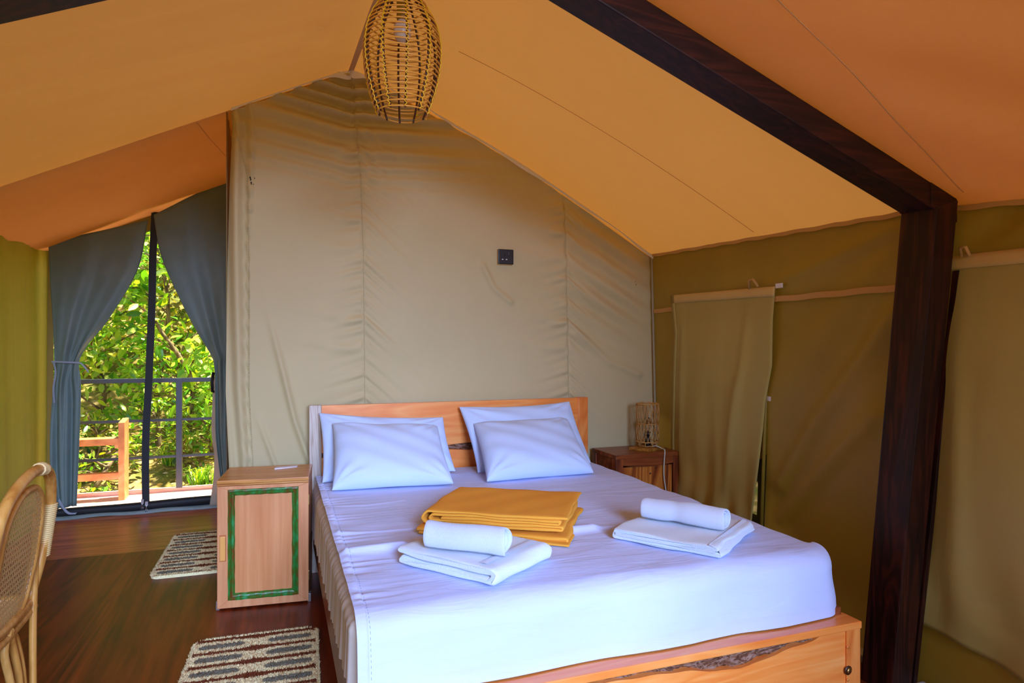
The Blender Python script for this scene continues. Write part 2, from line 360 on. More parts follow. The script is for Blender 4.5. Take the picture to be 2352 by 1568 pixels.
# partition behind the bed
def part_left(z): return np.interp(z, [0, .65, 1.09, 1.86, 2.3, 2.68, 2.76], [-.27, -.271, -.288, -.281, -.27, -.253, -.26])
nx, nz = 300, 270
Uu = np.linspace(0, 1, nx); Vv = np.linspace(0, 1, nz)
U, V = np.meshgrid(Uu, Vv, indexing='ij')
Xb = -.27+U*(2.62+.27)
top = np.minimum(roof(Xb, np.full_like(Xb, 4.15))-.004, 3.2)
Zb = V*top
xl = part_left(Zb); Xb = xl+U*(xw(np.full_like(Zb, 4.15), Zb)-.0-xl)
s1 = np.interp(Zb, [1.0, 1.9, 2.44, 2.72, 3.04], [.52, .511, .493, .466, .431]); s2 = np.interp(Zb, [1.0, 1.65, 2.36], [1.94, 1.927, 1.903])
d = np.zeros_like(Xb)
for sx, amp in ((s1, .012), (s2, .010)):
    dd = Xb-sx; ph = waves(Zb, Zb*0+sx, int(amp*1000), 6, (25, 90), pi/2, .05)
    slope = np.where(dd > 0, .9, .45)
    q = Zb+slope*np.abs(dd)*np.where(dd > 0, 1, .6)
    ph = np.sin(q*62+2.2*np.sin(q*17)+1.3*np.sin(q*7.3))+.6*np.sin(q*101+3*np.sin(q*11))
    d += amp*.5*ph*np.exp(-np.abs(dd)/.10)*np.clip(np.abs(dd)/.02, .2, 1)
    q2 = Zb+.55*dd+.35*np.abs(dd)
    d += .007*np.maximum(0, np.sin(q2*21+1.5*np.sin(q2*9)))**2*np.exp(-(dd/.33)**2)*np.clip((Zb-.9)/.5, 0, 1)
    d -= .004*np.exp(-(dd/.006)**2)
# drawn folds under the roof peak
q = Zb+.18*(Xb-.4)*np.where(Xb > .45, -.25, 1.)
d += .026*np.sin(q*66+1.6*np.sin(q*13))*np.exp(-((2.95-Zb)/.40)**2)*np.exp(-((Xb-.5)/.62)**2)
d += .010*np.sin((Zb+.55*Xb)*40)*np.exp(-((Xb-2.25)/.35)**2)*np.clip((Zb-1.2)/.5, 0, 1)
# long diagonal folds low on the left
d += .015*np.clip((1.62-Zb)/.45, 0, 1)*np.exp(-(dist_poly(Xb, Zb, [(-.10, 1.75), (-.04, 1.5), (.02, 1.25), (.10, .9), (.2, .6), (.25, .3)])/.017)**2)
d += .010*np.clip((1.0-Zb)/.25, 0, 1)*np.exp(-(dist_poly(Xb, Zb, [(-.13, 1.05), (-.12, .95), (-.05, .75), (0, .6), (.04, .4)])/.013)**2)
d += .010*np.exp(-(dist_poly(Xb, Zb, [(1.3, 1.9), (1.38, 1.75), (1.5, 1.66)])/.02)**2)
d += .010*np.exp(-(dist_poly(Xb, Zb, [(2.0, 1.45), (2.25, 1.25), (2.5, 1.15)])/.03)**2)
# gathered strip at the left edge
e = np.clip((Xb-xl)/.125, 0, 1)
d += np.where(e < 1, .012*np.sin(e*9+Zb*2.2)*(1-e*.3)+.006*np.sin(Zb*55+e*8)*np.exp(-((e-.95)/.2)**2), 0)
d -= .02*np.clip(1-e*3, 0, 1)**2
d += .004*waves(Xb, Zb, 8, 8, (3, 14), .6, .6)
Yb = 4.15-1.65*d
wb = MB().grid(np.stack([Xb, Yb, Zb], -1)).build('wall_back', M['back']); tag(wb, kind='structure')
# stitched seams on the partition
def part_y(x, z):
    i = np.argmin((Xb-x)**2+(Zb-z)**2); return Yb.flat[i]
for xsf, zr in ((lambda z: np.interp(z, [1.0, 1.9, 2.44, 2.72, 3.04], [.52, .511, .493, .466, .431]), (.95, 3.03)), (lambda z: np.interp(z, [1.0, 1.65, 2.36], [1.94, 1.927, 1.903]), (.95, 2.36)), (lambda z: np.interp(z, [.6, 1.09, 1.86, 2.38, 2.6, 2.74], [-.135, -.159, -.159, -.169, -.224, -.255]), (.6, 2.74))):
    mb = MB(); zz = np.arange(zr[0], zr[1], .012)
    for z in zz:
        x = float(xsf(z)); y = part_y(x, z)
        mb.tube([(x-.0025, y-.004, z), (x+.0025, y-.005, z+.008)], .0018, 4)
    mb.build('seam_stitching', M['back'], wb, kind='stuff')
mb = MB()
for (x, z, r_) in ((-.150, 2.36, .016), (-.147, 2.33, .011), (-.128, 2.362, .006), (-.135, 2.325, .005), (2.47, 1.83, .006), (2.475, 1.81, .008)):
    y = part_y(x, z)-.004; mb.add([(x+r_*(.6+.3*math.sin(5*a+x*90))*math.cos(a)*.6, y, z+r_*(.8+.4*math.sin(3*a))*math.sin(a)) for a in np.linspace(0, 2*pi, 14, endpoint=False)], [tuple(range(14))])
mb.build('stain', plain('dark_stain', lin(40,34,18), .9), wb)
# partition side going back to the tent end
G = np.zeros((40, 12, 3))
for i, y in enumerate(np.linspace(4.18, 6.0, 40)):
    for j, t in enumerate(np.linspace(0, 1, 12)):
        z = t*(float(roof(-.28, y))); G[i, j] = (-.285-.03*(y-4.18)+.006*math.sin(y*30), y, z)
tag(MB().grid(G).build('wall_middle', M['back']), kind='structure')
# right wall
ny, nz = 210, 110
Yr = np.linspace(-1.3, 6.05, ny); Vr = np.linspace(0, 1, nz); YY, VV = np.meshgrid(Yr, Vr, indexing='ij')
ZZ = VV*(roof(np.full_like(YY, 2.60), YY)+.012)
dd = .008*waves(YY, ZZ, 21, 9, (3, 16), .9, .4)
q = ZZ-1.9+(YY-2.05)*.95
dd += .012*np.sin((math.atan2(1, 1)+np.arctan2(1.95-ZZ, YY-1.98))*13)*np.exp(-((YY-2.4)/.6)**2)*np.clip((1.95-ZZ)*2, 0, 1)*(YY > 1.95)
dd += .034*np.exp(-(dist_poly(YY, ZZ, [(2.08, 1.5), (2.5, 1.0), (2.75, .62)])/.05)**2)+.022*np.exp(-(dist_poly(YY, ZZ, [(2.15, 1.05), (2.45, .75), (2.75, .42)])/.04)**2)
dd += .012*np.exp(-(dist_poly(YY, ZZ, [(2.12, 1.88), (2.45, 1.80), (2.9, 1.70)])/.035)**2)
dd += .016*np.sin(YY*20+ZZ*22)*np.exp(-((ZZ-1.82)/.08)**2)*(YY < 1.9)
win1 = (YY > 2.93) & (YY < 3.68) & (ZZ > .39) & (ZZ < 1.50)
win2 = (YY > .85) & (YY < 1.72) & (ZZ > .45) & (ZZ < 1.50)
mask = ~(win1 | win2)
wr_ = MB().grid(np.stack([xw(YY, ZZ)-dd, YY, ZZ], -1), mask=mask).build('wall_right', M['olive']); tag(wr_, kind='structure')
# stitched band along the right wall and eave hem
def wall_strip(z0, z1, y0, y1, mat, name, off=.012, n=90, sag=0, parent=None):
    G = np.zeros((n, 3, 3))
    for i, y in enumerate(np.linspace(y0, y1, n)):
        for j, t in enumerate((0, .5, 1)):
            z = z0+(z1-z0)*t+sag*math.sin(y*4)+.002*math.sin(y*23)
            G[i, j] = (float(xw(y, z))-off-.002*(j == 1)-.0*math.exp(-((y-2.4)/.35)**2), y, z)
    return MB().grid(G).build(name, mat, parent)
wall_strip(1.600, 1.630, 1.9, 2.84, M['band'], 'stitched_band', .02, parent=wr_); wall_strip(1.600, 1.630, 3.8, 4.1, M['band'], 'stitched_band', parent=wr_)
for i, (a, b) in enumerate(((1.9, 4.13), (-1.2, 1.84))):
    G = np.zeros((80, 3, 3))
    for k, y in enumerate(np.linspace(a, b, 80)):
        for j, t in enumerate((0, .5, 1)):
            z = float(roof(2.58, y))-.004-.022*t+.003*math.sin(y*31)
            G[k, j] = (float(xw(y, z))-.014-.003*math.sin(y*19), y, z)
    MB().grid(G).build('eave_hem', M['band'], wr_)
# left wall
Yl = np.linspace(-1.3, 6.05, 200); YY, VV = np.meshgrid(Yl, np.linspace(0, 1, 30), indexing='ij')
ZZ = VV*(roof(np.full_like(YY, -1.72), YY)+.01)
wl = MB().grid(np.stack([-1.715+.012*np.sin(YY*17+np.sin(YY*5)*2+.5*ZZ)*np.clip((YY-4.4), 0, 1)+.004*np.sin(YY*47)*np.clip(YY-5, 0, 1), YY, ZZ], -1)).build('wall_left', M['wall_left']); tag(wl, kind='structure')
# tent end wall with the doorway
Xe = np.concatenate([np.linspace(-1.75, -1.665, 3), np.linspace(-1.6, -.45, 14), np.linspace(-.40, 2.72, 30)]); Te = np.linspace(0, 1, 40)
XX, TT = np.meshgrid(Xe, Te, indexing='ij'); tp = roof(XX, np.full_like(XX, 6.03)); ZZ = TT*tp
ZZ = np.where((XX > -1.7) & (XX < -.39), np.minimum(np.maximum(TT*tp, 0), tp), ZZ)
mask = ~((XX > -1.67) & (XX < -.44) & (ZZ < tp-.13))
we = MB().grid(np.stack([XX, np.full_like(XX, 6.03), ZZ], -1), mask=mask).build('wall_end', M['olive']); tag(we, kind='structure')
# unseen tent front, its opening trimmed to shape the daylight
mb = MB()
Xf = np.linspace(-1.75, 2.65, 45); Tf = np.linspace(0, 1, 24); XX, TT = np.meshgrid(Xf, Tf, indexing='ij'); ZZ = TT*roof(XX, np.full_like(XX, -1.28))
mask = ~((XX > -1.6) & (XX < 1.55) & (ZZ < 2.68))
tag(mb.grid(np.stack([XX, np.full_like(XX, -1.28), ZZ], -1), mask=mask).build('wall_front', M['olive']), kind='structure')
# unseen sheets added over near and far bays to darken the roof
M['shade_sheet'] = fabric('added_shade_sheet', lin(206,160,110), lin(214,168,118), .8, .6, lin(238,190,120))
for k_, (ya, yb) in enumerate(((-1.5, 1.87), (4.17, 6.14))):
    mb = MB(); n = 40; G = np.zeros((n, 12, 3))
    for i, x in enumerate(np.linspace(-2.1, 3.0, n)):
        for j, y in enumerate(np.linspace(ya, yb, 12)): G[i, j] = (x, y, float(roof(x, y))+.10)
    tag(mb.grid(G).build('trim_%d' % (3+k_), M['shade_sheet']), kind='structure')
# white lining tape where the partition meets the roof
mb = MB(); n = 70; G = np.zeros((n, 3, 3))
for i, x in enumerate(np.linspace(.43, 2.60, n)):
    w = .020+.008*math.sin(x*5)+.006*math.sin(x*13)
    for j, t in enumerate((0, .5, 1)):
        G[i, j] = (x, 4.10-.006*(j == 1)-.004*math.sin(x*9), float(roof(x, 4.10))-.002-w*t*(.35 if x < .95 else 1))
mb.grid(G)
n = 30; G = np.zeros((n, 3, 3))
for i, x in enumerate(np.linspace(-.255, .43, n)):
    w = .008+.05*math.exp(-((x-.43)/.09)**2)+.010*math.exp(-((x+.25)/.05)**2)
    for j, t in enumerate((0, .5, 1)): G[i, j] = (x, 4.105-.004*(j == 1), float(roof(x, 4.10))-.004-w*t)
mb.grid(G)
n = 12; G = np.zeros((n, 3, 3))
for i, x in enumerate(np.linspace(.43, .56, n)):
    w = .05*math.exp(-((x-.43)/.09)**2)
    for j, t in enumerate((0, .5, 1)): G[i, j] = (x, 4.095, float(roof(x, 4.10))-.004-w*t)
mb.grid(G); tag(mb.build('trim_1', M['white_tape']), kind='structure')
G = np.zeros((40, 5, 3))
for i, z in enumerate(np.linspace(.02, 2.02, 40)):
    x = float(xw(4.12, z))
    for j in range(5):
        a = pi*j/4+pi*.25; G[i, j] = (x-.008+.008*math.cos(a), 4.12-.008*math.sin(a), z)
tag(MB().grid(G).build('trim_2', fabric('grey_piping', lin(150,140,116), lin(164,152,128), .7)), kind='structure')
# floor
fl = MB().box((-1.8, -1.5, -.12), (2.8, 4.85, 0)).build('floor', M['floor']); tag(fl, kind='structure')
MB().box((-1.8, 4.85, -.12), (2.8, 6.04, 0)).build('floor_board', M['floor_x'], fl)
# skirting strip at the foot of the right wall
sk = MB()
for a, b in ((1.0, 1.84), (2.03, 3.7)):
    sk.hexa([(float(xw(a, 0))-.075, a, 0), (float(xw(a, 0))-.02, a, 0), (float(xw(b, 0))-.02, b, 0), (float(xw(b, 0))-.075, b, 0)],
            [(float(xw(a, 0))-.075, a, .035), (float(xw(a, 0))-.02, a, .035), (float(xw(b, 0))-.02, b, .035), (float(xw(b, 0))-.075, b, .035)])
tag(sk.build('baseboard_right', plain('white_trim', lin(200,205,208), .4), bevel=.004), kind='structure')

# windows on the right wall (mesh behind the flaps)
def window(k, y0, y1, z0, z1):
    w = thing('window_%d' % k, (float(xw((y0+y1)/2, z0)), (y0+y1)/2, z0), kind='structure')
    G = np.zeros((6, 6, 3))
    for i, y in enumerate(np.linspace(y0-.02, y1+.02, 6)):
        for j, z in enumerate(np.linspace(z0-.02, z1+.02, 6)): G[i, j] = (float(xw(y, z))+.004, y, z)
    mm, nt, p, out = newmat('mosquito_screen'); t = nt.nodes.new('ShaderNodeBsdfTransparent'); mx = nt.nodes.new('ShaderNodeMixShader'); mx.inputs[0].default_value = .10
    p.inputs['Base Color'].default_value = lin(16,15,14); p.inputs['Roughness'].default_value = .8
    nt.links.new(p.outputs[0], mx.inputs[1]); nt.links.new(t.outputs[0], mx.inputs[2]); nt.links.new(mx.outputs[0], out.inputs[0])
    MB().grid(G).build('screen', mm, w)
    P = lambda y, z: (float(xw(y, z))-.012, y, z)
    for y in (y0-.015, y1+.015): MB().tube([P(y, z0-.02), P(y, (z0+z1)/2), P(y, z1+.02)], .010, 6).build('edge_tape', M['olive'], w)
    return w
window(1, 2.90, 3.70, .37, 1.52)
window(2, .82, 1.76, .43, 1.52)

# ------------------------------------------------------------------ timber posts and rafters
post = thing('tent_post', (2.3, 1.92, 0), 'dark stained square wooden post holding the rafter at the right canvas wall', 'post', kind='thing')
# section corners, leaning outwards to the top
b = [(2.235, 1.845, 0), (2.345, 1.845, 0), (2.345, 1.985, 0), (2.235, 1.985, 0)]
t = [(2.425, 1.80, 1.905), (2.545, 1.80, 1.94), (2.545, 1.94, 1.94), (2.405, 1.94, 1.905)]
MB().hexa(b, t).build('shaft', M['darkz'], post, bevel=.006)
lip = MB().hexa([(2.347, 1.842, 0), (2.368, 1.842, 0), (2.368, 1.87, 0), (2.347, 1.87, 0)], [(2.538, 1.795, 1.66), (2.556, 1.795, 1.66), (2.556, 1.82, 1.66), (2.538, 1.82, 1.66)])
lip.build('edge_bead', M['darkz'], post, bevel=.003)
def rafter(x0, z0, x1, z1, y0, y1, h, label, cat):
    k = (z1-z0)/(x1-x0)
    r = thing('rafter_beam', ((x0+x1)/2, (y0+y1)/2, min(z0, z1)), label, cat, kind='thing')
    MB().hexa([(x0, y0, z0), (x1, y0, z1), (x1, y1, z1), (x0, y1, z0)], [(x0, y0, z0+h), (x1, y0, z1+h), (x1, y1, z1+h), (x0, y1, z0+h)]).build('beam', M['dark'], r, bevel=.005)
    return r
r1 = rafter(.44, 2.634, 2.545, 1.850, 1.81, 1.94, .10, 'dark stained rafter beam sloping down to the post on the right', 'beam')
MB().hexa([(2.40, 1.805, 1.905), (2.545, 1.805, 1.852), (2.545, 1.945, 1.852), (2.40, 1.945, 1.905)], [(2.40, 1.805, 2.0), (2.545, 1.805, 1.945), (2.545, 1.945, 1.945), (2.40, 1.945, 2.0)]).build('joint', M['dark'], r1, bevel=.004)
rafter(-1.70, 1.69, .42, 2.630, 1.81, 1.94, .10, 'dark stained rafter beam cutting the top left corner under the canvas', 'beam')

# ------------------------------------------------------------------ doorway
dr = thing('door_1', (-1.03, 5.98, 0), kind='structure')
def strip(pts, w, y, mat, name, parent, thick=.008):
    P = spline(pts, 40); mb = MB()
    for i in range(len(P)-1):
        (x0, z0), (x1, z1) = P[i], P[i+1]
        mb.hexa([(x0-w/2, y-thick/2, z0), (x0+w/2, y-thick/2, z0), (x0+w/2, y+thick/2, z0), (x0-w/2, y+thick/2, z0)], [(x1-w/2, y-thick/2, z1), (x1+w/2, y-thick/2, z1), (x1+w/2, y+thick/2, z1), (x1-w/2, y+thick/2, z1)])
    return mb.build(name, mat, parent)
strip([(-1.012, .04), (-1.016, .35), (-1.012, .65), (-.995, 1.0), (-.982, 1.34), (-.968, 1.75), (-.962, 2.1), (-.945, 2.46)], .054, 5.985, M['black'], 'zip_tape', dr)
G = np.zeros((40, 6, 3))
for i, x in enumerate(np.linspace(-1.72, -.36, 40)):
    tz_ = .072+.022*(x+1.67)/1.16
    for j, (yy, z) in enumerate(((6.0, .0), (5.965, -.003), (5.958, -.022), (5.962, -.066), (5.975, -.072), (6.0, -.072))):
        G[i, j] = (x, yy, max(.003, z+tz_+.003*math.sin(x*7)))
MB().grid(G).build('sill_band', M['black'], dr)
G = np.zeros((40, 4, 3))
for i, x in enumerate(np.linspace(-1.72, -.36, 40)):
    for j, (yy, z) in enumerate(((5.99, .030), (5.955, .022), (5.925, .004), (5.93, .001))): G[i, j] = (x, yy+.006*math.sin(x*9), z+.004*math.sin(x*13))
MB().grid(G).build('sill_hem', M['grey_hem'], dr)
for x, dz in ((-1.03, .02), (-1.0, 0)):
    mb = MB().box((x-.010, 5.938, .060+dz), (x+.010, 5.952, .095+dz))
    mb.tube([(x, 5.945, .08+dz), (x-.004, 5.94, .03+dz)], .005, 6); mb.tube([(x-.008, 5.94, .035+dz), (x+.006, 5.94, .035+dz), (x+.002, 5.94, .012+dz), (x-.010, 5.94, .012+dz)], .0035, 5, closed=True)
    mb.build('zip_pull', M['chrome'], dr)
def curtain(root, left, right, name, mat, folds, amp, y0, seed, n=(46, 90)):
    Lp = spline(left, n[1]); Rp = spline(right, n[1])
    G = np.zeros((n[0], n[1], 3)); w0 = abs(Rp[0][0]-Lp[0][0])
    for j in range(n[1]):
        w = abs(Rp[j][0]-Lp[j][0]); g = amp*(.35+1.0*(1-min(1, w/w0)))
        for i in range(n[0]):
            u = i/(n[0]-1)
            P = Lp[j]*(1-u)+Rp[j]*u
            y = y0+g*(math.sin(u*folds*2*pi+seed+.8*math.sin(j*.06))+.45*math.sin(u*folds*4.3*pi+seed*2+j*.03))
            y += .006*math.sin(u*21+j*.31+seed)*math.exp(-((P[1]-1.28)/.12)**2)
            G[i, j] = (P[0], y, P[1])
    return MB().grid(G).build(name, mat, root, solid=.002)
cl = thing('door_curtain', (-1.55, 5.9, 0), 'slate grey curtain on the left of the doorway, gathered by a pale ribbon', 'curtain')
curtain(cl, [(-1.668, 2.16), (-1.660, 1.9), (-1.645, 1.6), (-1.632, 1.231), (-1.645, .95), (-1.657, .661), (-1.65, .32), (-1.62, .09)],
        [(-.985, 2.38), (-1.06, 1.975), (-1.268, 1.566), (-1.403, 1.374), (-1.462, 1.229), (-1.448, 1.05), (-1.456, .651), (-1.475, .109)], 'cloth', M['slate'], 1.9, .015, 5.915, .4)
mb = MB()
G = np.zeros((24, 2, 3))
for i in range(24):
    a = i/23; x = -1.634+a*.182
    for j in range(2): G[i, j] = (x, 5.872-.012*math.sin(a*pi), 1.222+.013*j+.01*(1-a))
mb.grid(G)
def ribbon(pts, w=.013):
    P = spline(pts, 14); G = np.zeros((14, 2, 3))
    for i in range(14): G[i, 0] = P[i]; G[i, 1] = P[i]+np.array((w*.7, 0, w*.7)) if abs(pts[0][0]-pts[-1][0]) > .05 else P[i]+np.array((w, 0, 0))
    mb.grid(G)
ribbon([(-1.455, 5.86, 1.225), (-1.43, 5.85, 1.21), (-1.40, 5.85, 1.17), (-1.39, 5.85, 1.15)])
ribbon([(-1.625, 5.868, 1.232), (-1.615, 5.875, 1.15), (-1.628, 5.872, 1.03), (-1.622, 5.872, .92)])
mb.build('tie_ribbon', M['ribbon'], cl)
mb = MB(); ribbon([(-1.60, 5.90, .16), (-1.57, 5.89, .10), (-1.53, 5.88, .055), (-1.48, 5.88, .048)], .018); mb.build('loose_ribbon', M['ribbon'], cl)
cr = thing('door_curtain', (-.42, 5.9, 0), 'slate grey curtain on the right of the doorway beside the beige partition', 'curtain')
curtain(cr, [(-.945, 2.42), (-.888, 2.086), (-.734, 1.698), (-.63, 1.483), (-.522, 1.283), (-.495, 1.174), (-.49, .9), (-.485, .609), (-.46, .35), (-.44, .2)],
        [(-.315, 2.82), (-.315, 2.3), (-.32, 1.9), (-.33, 1.6), (-.35, 1.283), (-.36, 1.15), (-.35, .9), (-.35, .609), (-.35, .35), (-.35, .2)], 'cloth', M['slate'], 1.6, .014, 5.90, 1.3)
curtain(cr, [(-.505, 1.10), (-.512, .9), (-.52, .65), (-.50, .45), (-.505, .25), (-.535, .02)], [(-.40, 1.10), (-.40, .9), (-.40, .65), (-.38, .45), (-.38, .25), (-.40, .02)], 'liner', M['liner'], 1.5, .016, 5.93, .2, (20, 50))
MB().tube([(-.50, 5.88, 1.14), (-.51, 5.87, 1.06), (-.508, 5.87, .98), (-.498, 5.88, .98)], .012, 6).build('tie_toggle', M['black'], cr)

# ------------------------------------------------------------------ window flaps
def flap(root, y_l, y_r, z_t, z_b, lefte, righte, bot, seed, bulge):
    n, m_ = 50, 80; G = np.zeros((n, m_, 3))
    for j in range(m_):
        t = j/(m_-1)
        for i in range(n):
            u = i/(n-1)
            zt = z_t[0]*(1-u)+z_t[1]*u; zb = np.interp(u, *bot)
            z = zt+(zb-zt)*t
            yl = np.interp(z, *lefte); yr = np.interp(z, *righte)
            y = yl+(yr-yl)*u
            off = .028+bulge*math.sin(pi*u)**.6*math.sin(pi*min(1, t*1.1))**.7
            off += .008*math.sin(u*15+t*5+seed)*t+.006*math.sin(u*31+seed-t*6)*t*t
            off += .016*math.exp(-((u-(.80-.12*t))/.035)**2)*math.sin(pi*t)+.012*math.exp(-((u-(.10+.05*t))/.03)**2)*math.sin(pi*t)
            off += .020*math.exp(-((t-.92)/.05)**2)*math.sin(u*12+seed)**2
            G[i, j] = (float(xw(y, z))-off, y, z)
    MB().grid(G).build('panel', M['flap'], root, solid=.0025)
    H = G[:, :4, :].copy(); H[:, :, 0] -= .004
    MB().grid(H).build('header_band', M['header'], root, solid=.002)
    K = G[:3, :, :].copy(); K[:, :, 0] -= .004; MB().grid(K).build('side_hem', M['flap'], root, solid=.002)
    return G
f1 = thing('window_flap', (2.6, 3.3, .3), 'khaki cloth window flap hanging behind the dark nightstand and wicker lamp', 'flap')
G1 = flap(f1, 3.85, 2.82, (1.712, 1.686), None, ([.3, .5, .74, 1.1, 1.45, 1.71], [3.86, 3.86, 3.86, 3.83, 3.80, 3.845]), ([.3, .6, .9, 1.05, 1.25, 1.5, 1.71], [2.95, 2.915, 2.885, 2.875, 2.83, 2.835, 2.822]), ([0, .3, .6, .8, 1], [.23, .26, .23, .26, .21]), .5, .012)
MB().tube([(2.565, 3.03, 1.69), (2.55, 3.02, 1.735), (2.55, 2.985, 1.74), (2.565, 2.96, 1.695)], .008, 6).build('hanging_loop', M['band'], f1)
MB().box((2.562, 2.775, 1.675), (2.570, 2.822, 1.700)).build('fastener_tab', M['white_tape'], f1)
MB().box((2.555, 2.85, 1.055), (2.562, 2.90, 1.08)).build('tie_tab', M['white_tape'], f1)
f2 = thing('window_flap', (2.45, 1.3, .22), 'khaki cloth window flap hanging to the right of the dark post', 'flap')
G2 = flap(f2, 1.90, .7, (1.722, 1.70), None, ([.2, .45, .75, 1.0, 1.3, 1.72], [1.90, 1.885, 1.88, 1.885, 1.90, 1.885]), ([.2, 1.7], [.75, .70]), ([0, .12, .25, .4, .55, .7, 1], [.255, .245, .225, .20, .21, .19, .2]), 2.1, .055)
MB().tube([(2.535, 1.78, 1.71), (2.52, 1.775, 1.745), (2.52, 1.755, 1.745), (2.535, 1.75, 1.71)], .007, 6).build('hanging_loop', M['band'], f2)
MB().box((2.553, 1.885, 1.645), (2.560, 1.92, 1.69)).build('care_tag', M['white_tape'], f2)

# ------------------------------------------------------------------ bed
BX0, BX1 = .178, 2.03
bed = thing('bed', (1.1, 2.95, 0), 'orange wooden bed frame with live-edge bark inlay in its footboard', 'bed')
def liveboard(x0, x1, y0, y1, z0, z1, edge, which, name, mat, parent):
    """plank with one wavy long edge; edge(x) gives its z; which = 'top' or 'bottom'"""
    xs = np.linspace(x0, x1, 70); mb = MB(); G = np.zeros((70, 4, 3))
    for i, x in enumerate(xs):
        e_ = edge(x); a, b_ = (z0, e_) if which == 'top' else (e_, z1)
        sl = .012
        ring = [(x, y0, a-(0 if which == 'top' else -sl*0)), (x, y0, b_), (x, y1, b_), (x, y1, a)]
        G[i] = ring
    mb.grid(G, closed_v=True); mb.add(G[0].tolist(), [(0, 1, 2, 3)], False); mb.add(G[-1].tolist(), [(3, 2, 1, 0)], False)
    for k in range(len(mb.sm)): mb.sm[k] = False
    return mb.build(name, mat, parent)
hb = MB().box((BX0, 4.03, 0), (BX0+.072, 4.085, 1.003)); hb.build('headboard_post', wood('pale_grey_post', lin(150,120,96), lin(190,172,156), lin(208,196,186), (9,9,1), .35, .3, 3.), bed, bevel=.004, label='pale grey-brown headboard post')  # left post toned paler and greyer than the right one
MB().box((BX1-.075, 4.03, 0), (BX1, 4.085, 1.003)).build('headboard_post', M['bedz'], bed, bevel=.004)
gap_hi = lambda x: .735-.022*(x-1.03)/.11*1.0*(.5) + .012*math.sin(x*9) if True else 0
liveboard(BX0+.07, BX1-.073, 4.037, 4.077, .5, 1.0, lambda x: .722+.010*math.sin(x*11+1.2), 'bottom', 'headboard_upper_plank', M['bed'], bed)
liveboard(BX0+.07, BX1-.073, 4.037, 4.077, .30, 1.0, lambda x: .695+.014*math.sin(x*7+2.2), 'top', 'headboard_lower_plank', M['bed'], bed)
MB().box((BX0+.07, 4.06, .66), (BX1-.073, 4.07, .76)).build('headboard_bark', M['bark'], bed)
# footboard
MB().box((BX0, 1.795, .316), (BX1, 1.885, .343)).build('footboard_cap', M['bed'], bed, bevel=.004)
MB().box((BX1-.068, 1.80, 0), (BX1-.002, 1.875, .316)).build('footboard_post', M['bedz'], bed, bevel=.003)
MB().box((BX0+.002, 1.80, 0), (BX0+.068, 1.875, .316)).build('footboard_post', M['bedz'], bed, bevel=.003)
bx = np.array([.2, .6, .9, .978, 1.068, 1.16, 1.284, 1.383, 1.481, 1.586, 1.684, 1.818, 1.862, 1.97])
blo = np.array([.304, .303, .302, .298, .294, .291, .282, .264, .255, .266, .286, .300, .3165, .317])
bhi = np.full(14, .3165)
hi_ = lambda x: float(np.interp(x, bx, bhi))+.0012*math.sin(x*60); lo_ = lambda x: float(np.interp(x, bx, blo))+.0015*math.sin(x*45)
liveboard(BX0+.066, BX1-.066, 1.808, 1.855, .2, .318, hi_, 'bottom', 'footboard_upper_plank', M['bed'], bed)
liveboard(BX0+.066, BX1-.066, 1.808, 1.855, .04, .3, lo_, 'top', 'footboard_lower_plank', M['bed'], bed)
G = np.zeros((120, 10, 3)); rr = np.random.RandomState(3)
for i, x in enumerate(np.linspace(BX0+.07, BX1-.07, 120)):
    for j in range(10):
        z = lo_(x)-.004+(hi_(x)-lo_(x)+.008)*j/9; G[i, j] = (x, 1.828+.006*math.sin(x*40+j)+.005*rr.randn()*.6, z)
MB().grid(G).build('bark_inlay', M['bark'], bed, label='rough brown bark strip')
mb = MB(); mb.lathe([(.011, 0), (.011, .006), (.009, .008)], (0, 0, 0), 6)
Mb = Matrix.Translation((1.968, 1.800, .170)) @ Matrix.Rotation(pi/2, 4, 'X'); mb.v = [tuple(Mb @ Vector(p)) for p in mb.v]; mb.build('bolt', M['brass'], bed)
mb = MB(); mb.lathe([(.017, 0), (.017, .002)], (0, 0, 0), 20)
Mb2 = Matrix.Translation((1.968, 1.801, .170)) @ Matrix.Rotation(pi/2, 4, 'X'); mb.v = [tuple(Mb2 @ Vector(p)) for p in mb.v]; mb.build('washer', M['wick2'], bed)
for z in (.255, .135):
    mb = MB().lathe([(.0055, 0), (.0055, .003)], (0, 0, 0), 12); Mp = Matrix.Translation((1.966, 1.801, z)) @ Matrix.Rotation(pi/2, 4, 'X'); mb.v = [tuple(Mp @ Vector(p)) for p in mb.v]; mb.build('dowel', M['bedz'], bed)
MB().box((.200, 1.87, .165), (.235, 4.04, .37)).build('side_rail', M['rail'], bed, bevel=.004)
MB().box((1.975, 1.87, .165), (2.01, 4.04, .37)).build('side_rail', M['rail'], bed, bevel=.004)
for k in range(9):
    y = 2.0+k*.24; MB().box((.235, y, .285), (1.975, y+.09, .305)).build('slat', M['rail'], bed)
